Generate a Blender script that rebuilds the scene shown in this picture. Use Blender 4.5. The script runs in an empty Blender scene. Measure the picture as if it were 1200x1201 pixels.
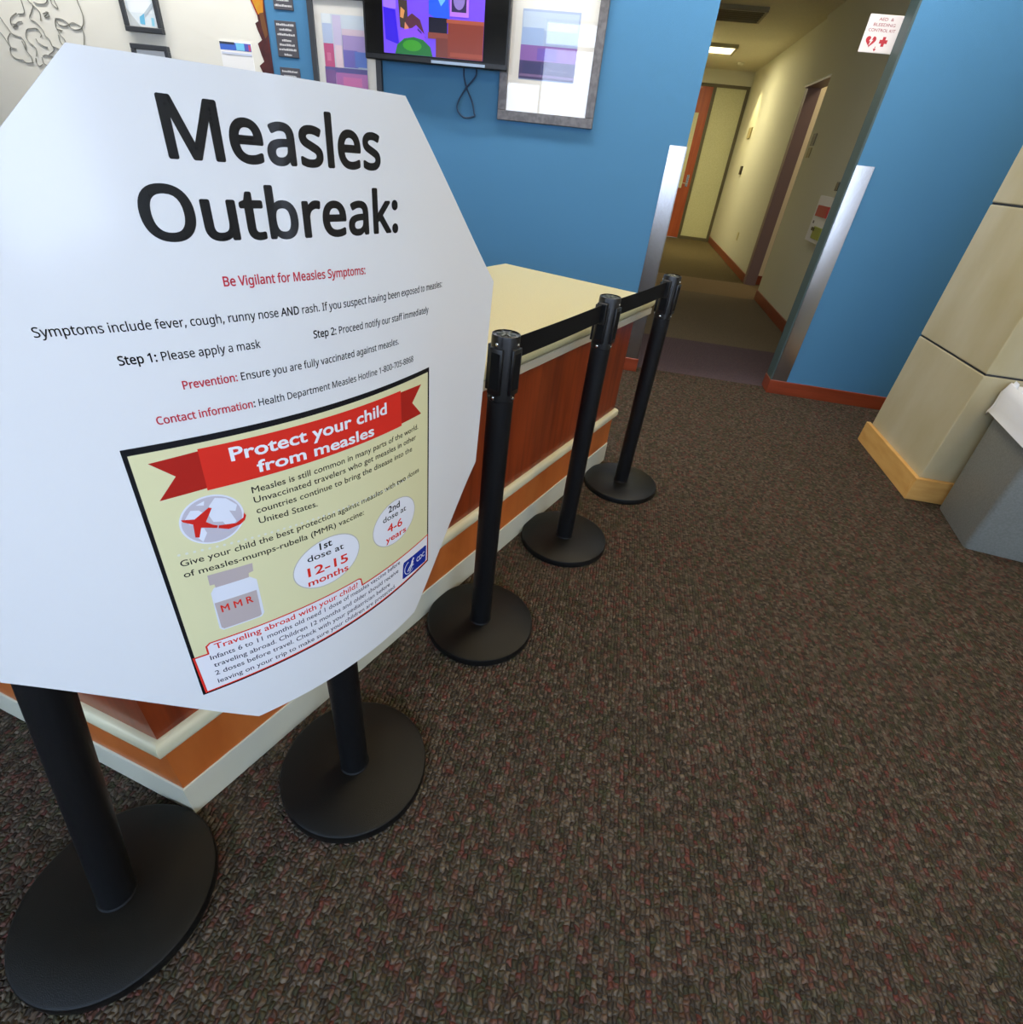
import bpy, bmesh, math, random
import numpy as np
from mathutils import Vector, Matrix

random.seed(4)
S = bpy.context.scene
COL = S.collection
R = math.radians

# ------------------------------------------------------------------ camera
CAM_H = 1.35519
PITCH, ROLL, FPX = 0.61246, 0.11073, 606.925
_f = Vector((0, math.cos(PITCH), -math.sin(PITCH)))
_r = Vector((1, 0, 0))
_u = _r.cross(_f)
_c, _s = math.cos(ROLL), math.sin(ROLL)
_r2 = _c * _r + _s * _u
_u2 = -_s * _r + _c * _u
cd = bpy.data.cameras.new('camera')
cam = bpy.data.objects.new('camera', cd)
COL.objects.link(cam)
cd.sensor_fit = 'HORIZONTAL'
cd.sensor_width = 36.0
cd.lens = FPX / 1200 * 36.0
cd.clip_start = 0.02
M = Matrix((( _r2.x, _u2.x, -_f.x, 0), (_r2.y, _u2.y, -_f.y, 0), (_r2.z, _u2.z, -_f.z, CAM_H), (0, 0, 0, 1)))
cam.matrix_world = M
S.camera = cam

# ------------------------------------------------------------------ colour management
S.view_settings.view_transform = 'Standard'
S.view_settings.look = 'None'
S.view_settings.gamma = 1.0
S.view_settings.use_curve_mapping = False
S.view_settings.exposure = 0.0

# ------------------------------------------------------------------ room frame: u along the blue wall, v into the corridor
AZ = R(97.86)
OX, OY = 0.84, 4.04
UX, UY = math.sin(AZ), math.cos(AZ)
VX, VY = -UY, UX
RZ = math.atan2(UY, UX)


def W(u, v, z=0.0):
    return Vector((OX + u * UX + v * VX, OY + u * UY + v * VY, z))


CEIL = 2.94

# ------------------------------------------------------------------ world (bright hazy day outside the windows)
wd = bpy.data.worlds.new('world')
S.world = wd
wd.use_nodes = True
nt = wd.node_tree
nt.nodes.clear()
tc = nt.nodes.new('ShaderNodeTexCoord')
sx = nt.nodes.new('ShaderNodeSeparateXYZ')
rp = nt.nodes.new('ShaderNodeValToRGB')
bg = nt.nodes.new('ShaderNodeBackground')
wo = nt.nodes.new('ShaderNodeOutputWorld')
nt.links.new(tc.outputs['Generated'], sx.inputs[0])
nt.links.new(sx.outputs['Z'], rp.inputs[0])
nt.links.new(rp.outputs[0], bg.inputs[0])
nt.links.new(bg.outputs[0], wo.inputs[0])
rp.color_ramp.elements[0].position = 0.0
rp.color_ramp.elements[0].color = (0.67, 0.78, 1.0, 1)
rp.color_ramp.elements[1].position = 0.6
rp.color_ramp.elements[1].color = (0.45, 0.66, 1.0, 1)
bg.inputs[1].default_value = 6.0


def area(name, loc, rot, sx_, sy_, power, col):
    l = bpy.data.lights.new(name, 'AREA')
    l.shape = 'RECTANGLE'
    l.size, l.size_y = sx_, sy_
    l.energy = power
    l.color = col
    o = bpy.data.objects.new(name, l)
    o.location = loc
    o.rotation_euler = rot
    COL.objects.link(o)
    return o


WARM = (1.0, 0.76, 0.40)
NEUTRAL = (1.0, 0.97, 0.92)
# ceiling fluorescent lamps of the lobby
for u, p in ((-4.6, 23), (-3.0, 23), (-1.3, 27), (0.45, 27), (2.0, 11)):
    area('wall_wash_light', W(u, -0.5, CEIL - 0.03), (0, 0, RZ), 1.3, 0.2, p, NEUTRAL)
for u, v, p in ((0.0, -2.1, 26), (1.6, -3.0, 18)):
    area('lobby_lamp_light', W(u, v, CEIL - 0.03), (0, 0, RZ), 0.6, 0.6, p, WARM)
# lamp of the lit corridor fixture
area('corridor_lamp_light', W(0.3, 7.33, CEIL - 0.07), (0, 0, RZ), 1.1, 0.6, 48, (1.0, 0.92, 0.62))
sp = bpy.data.lights.new('corridor_downlight', 'SPOT')
sp.energy = 70
sp.color = (1.0, 0.88, 0.42)
sp.spot_size = R(75)
sp.spot_blend = 0.6
sp.shadow_soft_size = 0.05
so = bpy.data.objects.new('corridor_downlight', sp)
so.location = W(1.33, 8.2, CEIL - 0.03)
COL.objects.link(so)
area('side_room_lamp_light', W(2.5, 4.2, CEIL - 0.05), (0, 0, RZ), 0.8, 0.8, 14, (1.0, 0.85, 0.6))


# ------------------------------------------------------------------ materials
def lin(c):
    o = []
    for x in c[:3]:
        x /= 255.0
        o.append(x / 12.92 if x <= 0.04045 else ((x + 0.055) / 1.055) ** 2.4)
    return (*o, 1.0)


MATS = {}


def mat(name, col, rough=0.6, metal=0.0, spec=0.5, noise=None, bump=None, emit=None, coat=0.0, stretch=None):
    """noise=(scale, colour2, lo, hi); bump=(scale, strength); stretch=(x,y,z) object-space scale"""
    if name in MATS:
        return MATS[name]
    m = bpy.data.materials.new(name)
    m.use_nodes = True
    t = m.node_tree
    b = t.nodes['Principled BSDF']
    b.inputs['Base Color'].default_value = lin(col)
    b.inputs['Roughness'].default_value = rough
    b.inputs['Metallic'].default_value = metal
    b.inputs['Specular IOR Level'].default_value = spec
    b.inputs['Coat Weight'].default_value = coat
    if emit:
        b.inputs['Emission Color'].default_value = lin(emit[0])
        b.inputs['Emission Strength'].default_value = emit[1]
    vec = None
    if noise or bump:
        tcn = t.nodes.new('ShaderNodeTexCoord')
        mp = t.nodes.new('ShaderNodeMapping')
        t.links.new(tcn.outputs['Object'], mp.inputs[0])
        if stretch:
            mp.inputs['Scale'].default_value = stretch
        vec = mp.outputs[0]
    if noise:
        n = t.nodes.new('ShaderNodeTexNoise')
        n.inputs['Scale'].default_value = noise[0]
        n.inputs['Detail'].default_value = 4
        t.links.new(vec, n.inputs['Vector'])
        r = t.nodes.new('ShaderNodeValToRGB')
        r.color_ramp.elements[0].position = noise[2]
        r.color_ramp.elements[1].position = noise[3]
        r.color_ramp.elements[0].color = lin(col)
        r.color_ramp.elements[1].color = lin(noise[1])
        t.links.new(n.outputs['Fac'], r.inputs[0])
        t.links.new(r.outputs[0], b.inputs['Base Color'])
    if bump:
        n = t.nodes.new('ShaderNodeTexNoise')
        n.inputs['Scale'].default_value = bump[0]
        n.inputs['Detail'].default_value = 3
        t.links.new(vec, n.inputs['Vector'])
        bn = t.nodes.new('ShaderNodeBump')
        bn.inputs['Strength'].default_value = bump[1]
        bn.inputs['Distance'].default_value = 0.004
        t.links.new(n.outputs['Fac'], bn.inputs['Height'])
        t.links.new(bn.outputs[0], b.inputs['Normal'])
    MATS[name] = m
    return m


def carpet_material():
    m = bpy.data.materials.new('loop_carpet')
    m.use_nodes = True
    t = m.node_tree
    b = t.nodes['Principled BSDF']
    b.inputs['Roughness'].default_value = 0.95
    b.inputs['Specular IOR Level'].default_value = 0.1
    N = t.nodes.new
    L = t.links.new
    tcn = N('ShaderNodeTexCoord')
    sep = N('ShaderNodeSeparateXYZ')
    L(tcn.outputs['Object'], sep.inputs[0])
    def math_(op, a, b_=None):
        m_ = N('ShaderNodeMath')
        m_.operation = op
        for k, q in enumerate((a, b_)):
            if q is None:
                continue
            if isinstance(q, (int, float)):
                m_.inputs[k].default_value = q
            else:
                L(q, m_.inputs[k])
        return m_.outputs[0]

    # loops of yarn in rows that run into the corridor; rows are shifted against one another
    dn = N('ShaderNodeTexNoise')
    dn.inputs['Scale'].default_value = 55
    dn.inputs['Detail'].default_value = 1
    L(tcn.outputs['Object'], dn.inputs['Vector'])
    dsc = N('ShaderNodeSeparateColor')
    L(dn.outputs['Color'], dsc.inputs[0])
    x_ = math_('ADD', math_('MULTIPLY', sep.outputs['X'], 92.0), math_('MULTIPLY', dsc.outputs[0], 1.3))
    col_ = math_('FLOOR', x_)
    fx = math_('FRACT', x_)
    wn0 = N('ShaderNodeTexWhiteNoise')
    wn0.noise_dimensions = '1D'
    L(col_, wn0.inputs['W'])
    y_ = math_('ADD', math_('ADD', math_('MULTIPLY', sep.outputs['Y'], 96.0), math_('MULTIPLY', dsc.outputs[1], 1.8)), math_('MULTIPLY', wn0.outputs['Value'], 7.0))
    row_ = math_('FLOOR', y_)
    fy = math_('FRACT', y_)
    cell = N('ShaderNodeCombineXYZ')
    L(col_, cell.inputs[0]); L(row_, cell.inputs[1])
    wn = N('ShaderNodeTexWhiteNoise')
    wn.noise_dimensions = '2D'
    L(cell.outputs[0], wn.inputs['Vector'])
    height = math_('MULTIPLY', math_('POWER', math_('SINE', math_('MULTIPLY', fx, math.pi)), 0.6), math_('ADD', 0.35, math_('MULTIPLY', math_('POWER', math_('SINE', math_('MULTIPLY', fy, math.pi)), 0.6), 0.65)))
    wsc = N('ShaderNodeSeparateColor')
    L(wn.outputs['Color'], wsc.inputs[0])

    def ramp(src, stops):
        r = N('ShaderNodeValToRGB')
        els = r.color_ramp.elements
        while len(els) < len(stops):
            els.new(0.5)
        for e, (p, c) in zip(els, stops):
            e.position = p
            e.color = c if len(c) == 4 else lin(c)
        L(src, r.inputs[0])
        return r.outputs[0]

    def mix(fac, a, b_, mode='MIX'):
        x = N('ShaderNodeMix')
        x.data_type = 'RGBA'
        x.blend_type = mode
        if isinstance(fac, float):
            x.inputs[0].default_value = fac
        else:
            L(fac, x.inputs[0])
        for k, s in ((6, a), (7, b_)):
            if hasattr(s, 'links'):
                L(s, x.inputs[k])
            else:
                x.inputs[k].default_value = s
        return x.outputs[2]

    base = ramp(wsc.outputs[0], [(0.0, (62, 54, 46)), (0.35, (79, 70, 60)), (0.7, (95, 84, 72)), (1.0, (114, 101, 86))])
    n1 = N('ShaderNodeTexNoise')
    n1.inputs['Scale'].default_value = 0.33
    n1.inputs['Detail'].default_value = 3
    cs_ = N('ShaderNodeMapping')
    L(cell.outputs[0], cs_.inputs[0])
    L(cs_.outputs[0], n1.inputs['Vector'])
    red = ramp(math_('ADD', n1.outputs['Fac'], math_('MULTIPLY', math_('SUBTRACT', wsc.outputs[1], 0.5), 0.22)), [(0.52, (0, 0, 0, 1)), (0.72, (.75, .75, .75, 1))])
    n2 = N('ShaderNodeTexNoise')
    n2.inputs['Scale'].default_value = 0.27
    n2.inputs['Detail'].default_value = 3
    mp2 = N('ShaderNodeMapping')
    mp2.inputs['Location'].default_value = (71, 33, 1)
    L(cell.outputs[0], mp2.inputs[0])
    L(mp2.outputs[0], n2.inputs['Vector'])
    grn = ramp(math_('ADD', n2.outputs['Fac'], math_('MULTIPLY', math_('SUBTRACT', wsc.outputs[2], 0.5), 0.22)), [(0.50, (0, 0, 0, 1)), (0.70, (.7, .7, .7, 1))])
    colr = mix(red, base, lin((112, 60, 54)))
    colr = mix(grn, colr, lin((66, 68, 46)))
    # colour bands across the corridor floor
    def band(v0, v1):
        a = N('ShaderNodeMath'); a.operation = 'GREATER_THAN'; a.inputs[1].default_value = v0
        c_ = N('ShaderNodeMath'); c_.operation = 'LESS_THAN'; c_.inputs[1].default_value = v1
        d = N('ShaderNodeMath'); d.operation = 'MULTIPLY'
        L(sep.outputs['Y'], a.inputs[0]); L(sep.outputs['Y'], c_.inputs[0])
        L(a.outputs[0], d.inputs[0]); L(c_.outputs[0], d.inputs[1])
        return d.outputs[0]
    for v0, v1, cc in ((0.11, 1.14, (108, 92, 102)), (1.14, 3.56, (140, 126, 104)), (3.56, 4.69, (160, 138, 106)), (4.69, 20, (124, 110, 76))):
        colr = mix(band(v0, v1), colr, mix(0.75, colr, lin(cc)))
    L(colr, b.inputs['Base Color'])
    bn = N('ShaderNodeBump')
    bn.inputs['Strength'].default_value = 1.0
    bn.inputs['Distance'].default_value = 0.010
    L(height, bn.inputs['Height'])
    L(bn.outputs[0], b.inputs['Normal'])
    return m


def wallpaint_material():
    # cream paint left of u=-2.785 on the back wall, blue fabric wall covering right of it
    m = mat('blue_wall', (74, 129, 171), 0.75, spec=0.3, bump=(420, 0.35))
    return m


def wood(name, c1, c2, rough=0.35, stretch=(9, 9, 0.7)):
    return mat(name, c1, rough, noise=(3.0, c2, 0.35, 0.7), stretch=stretch, coat=0.15)


M_BLACK = mat('black_powder_coat', (17, 17, 18), 0.42, spec=0.22, bump=(900, 0.25))
M_BASE = mat('black_base_coat', (16, 16, 15), 0.32, spec=0.26, bump=(700, 0.3))
M_PLASTIC = mat('black_plastic', (13, 13, 14), 0.35)
M_BELT = mat('black_webbing', (9, 9, 10), 0.85, spec=0.2)
M_CHROME = mat('chrome', (225, 225, 225), 0.15, metal=1.0)
M_STEEL = mat('brushed_steel', (190, 190, 192), 0.2, metal=1.0, noise=(40, (165, 165, 168), 0.3, 0.7), stretch=(30, 30, 0.5))
M_CREAM = mat('cream_wall', (231, 229, 219), 0.8, spec=0.2, bump=(300, 0.2))
M_HALL = mat('corridor_wall', (210, 207, 184), 0.8, spec=0.2, bump=(300, 0.2))
M_CEIL = mat('ceiling_tile', (215, 208, 180), 0.9, noise=(90, (205, 198, 172), 0.4, 0.6))
M_BASEB = wood('cherry_baseboard', (142, 62, 34), (120, 48, 24), stretch=(1, 9, 9))
M_MAPLE = wood('maple_trim', (214, 168, 98), (200, 150, 80), stretch=(2, 2, 9))
M_STONE = mat('stone_cladding', (190, 182, 154), 0.35, noise=(2.2, (174, 163, 126), 0.35, 0.68), stretch=(1.5, 1.5, 0.8))
M_SEAM = mat('dark_seam', (40, 42, 46), 0.5)
M_CHERRY = wood('cherry_panel', (152, 62, 24), (112, 40, 14), 0.3, (10, 10, 0.8))
M_ORANGE = wood('orange_cherry_panel', (204, 112, 50), (188, 96, 38), 0.35, (5, 5, 1.2))
M_LAM = mat('cream_laminate', (202, 194, 150), 0.35, noise=(200, (194, 185, 138), 0.4, 0.6))
M_NOSE = mat('cream_nosing', (222, 214, 180), 0.3)
M_KICK = mat('cream_kickboard', (206, 203, 182), 0.45)
M_WHITE = mat('white_plastic', (232, 232, 230), 0.4)
M_PAPER = mat('white_paper', (240, 240, 240), 0.6)
M_SIGN = mat('glossy_white_print', (228, 228, 228), 0.14, spec=0.5)
M_INK = mat('black_ink', (18, 18, 20), 0.14, spec=0.35)
M_INKRED = mat('red_ink', (200, 22, 44), 0.3)


# ------------------------------------------------------------------ mesh helpers
def new_obj(name, bm, m, parent=None, loc=None, rz=None, smooth=None):
    me = bpy.data.meshes.new(name)
    bmesh.ops.recalc_face_normals(bm, faces=bm.faces)
    bm.to_mesh(me)
    bm.free()
    for mm in (m if isinstance(m, (list, tuple)) else [m]):
        me.materials.append(mm)
    o = bpy.data.objects.new(name, me)
    COL.objects.link(o)
    if parent is not None:
        o.parent = parent
    if loc is not None:
        o.location = loc
    if rz is not None:
        o.rotation_euler = (0, 0, rz)
    if smooth is not None:
        shade(me, smooth)
    return o


def shade(me, ang):
    me.polygons.foreach_set('use_smooth', [True] * len(me.polygons))
    try:
        me.set_sharp_from_angle(angle=R(ang))
    except Exception:
        pass


def tag(o, label, cat, group=None):
    o['label'] = label
    o['category'] = cat
    if group:
        o['group'] = group
    return o


def empty(name, label, cat, loc, rz=0.0, group=None):
    o = bpy.data.objects.new(name, None)
    o.empty_display_size = 0.1
    COL.objects.link(o)
    o.location = loc
    o.rotation_euler = (0, 0, rz)
    return tag(o, label, cat, group)


def box(bm, x0, x1, y0, y1, z0, z1, bev=0.0, seg=2, mi=0):
    r = bmesh.ops.create_cube(bm, size=1.0)
    vs = r['verts']
    for v in vs:
        v.co = Vector((x0 + (v.co.x + .5) * (x1 - x0), y0 + (v.co.y + .5) * (y1 - y0), z0 + (v.co.z + .5) * (z1 - z0)))
    fs = set(f for v in vs for f in v.link_faces)
    for f in fs:
        f.material_index = mi
    if bev > 0:
        es = list({e for v in vs for e in v.link_edges})
        bmesh.ops.bevel(bm, geom=es, offset=bev, segments=seg, affect='EDGES', profile=0.5)
    return bm


def B(*a, **k):
    return box(bmesh.new(), *a, **k)


def lathe(bm, prof, n=48, axis=None):
    """prof: [(r,z)...] from bottom to top, closed with caps"""
    rings = []
    for r, z in prof:
        if r < 1e-6:
            rings.append([bm.verts.new((0, 0, z))])
        else:
            rings.append([bm.verts.new((r * math.cos(2 * math.pi * i / n), r * math.sin(2 * math.pi * i / n), z)) for i in range(n)])
    for a, b in zip(rings, rings[1:]):
        for i in range(n):
            j = (i + 1) % n
            if len(a) == 1 and len(b) > 1:
                bm.faces.new((a[0], b[j], b[i]))
            elif len(b) == 1 and len(a) > 1:
                bm.faces.new((a[i], a[j], b[0]))
            elif len(a) > 1:
                bm.faces.new((a[i], a[j], b[j], b[i]))
    for rr, flip in ((rings[0], True), (rings[-1], False)):
        if len(rr) > 1:
            bm.faces.new(rr[::-1] if flip else rr)
    return bm


def tube(bm, pts, r, n=8, closed=False):
    pts = [Vector(p) for p in pts]
    rings = []
    prev = None
    for i, p in enumerate(pts):
        if closed:
            d = pts[(i + 1) % len(pts)] - pts[i - 1]
        else:
            d = pts[min(i + 1, len(pts) - 1)] - pts[max(i - 1, 0)]
        d = d.normalized() if d.length > 1e-9 else Vector((0, 0, 1))
        if prev is None:
            ref = Vector((0, 1, 0)) if abs(d.y) < 0.9 else Vector((1, 0, 0))
            e1 = d.cross(ref).normalized()
        else:
            e1 = (prev - d * prev.dot(d)).normalized()
        prev = e1
        e2 = d.cross(e1)
        rings.append([bm.verts.new(p + r * (math.cos(2 * math.pi * k / n) * e1 + math.sin(2 * math.pi * k / n) * e2)) for k in range(n)])
    m = len(rings)
    for i in range(m if closed else m - 1):
        a, b = rings[i], rings[(i + 1) % m]
        for k in range(n):
            bm.faces.new((a[k], a[(k + 1) % n], b[(k + 1) % n], b[k]))
    if not closed:
        bm.faces.new(rings[0][::-1])
        bm.faces.new(rings[-1])
    return bm


def spline(pts, k=6):
    """Catmull-Rom smoothing of a polyline"""
    pts = [Vector(p) for p in pts]
    if len(pts) < 3:
        return pts
    out = []
    P = [2 * pts[0] - pts[1]] + pts + [2 * pts[-1] - pts[-2]]
    for i in range(1, len(P) - 2):
        a, b, c, d = P[i - 1:i + 3]
        for j in range(k):
            t = j / k
            out.append(0.5 * ((2 * b) + (c - a) * t + (2 * a - 5 * b + 4 * c - d) * t * t + (3 * b - a - 3 * c + d) * t ** 3))
    out.append(pts[-1])
    return out


# ------------------------------------------------------------------ text (built-in font, turned into meshes)
def _text_bm(body, off):
    cu = bpy.data.curves.new('t', 'FONT')
    cu.body = body
    cu.size = 1.0
    cu.offset = off
    cu.resolution_u = 3
    o = bpy.data.objects.new('t', cu)
    COL.objects.link(o)
    dg = bpy.context.evaluated_depsgraph_get()
    me = bpy.data.meshes.new_from_object(o.evaluated_get(dg))
    bm = bmesh.new()
    bm.from_mesh(me)
    bpy.data.meshes.remove(me)
    bpy.data.objects.remove(o)
    bpy.data.curves.remove(cu)
    return bm


_adv = {}


def _xmax(body):
    if body not in _adv:
        b = _text_bm(body, 0)
        _adv[body] = max(v.co.x for v in b.verts)
        b.free()
    return _adv[body]


def _caph():
    if 'H' not in _adv:
        b = _text_bm('H', 0)
        _adv['H'] = max(v.co.y for v in b.verts)
        b.free()
    return _adv['H']


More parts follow.
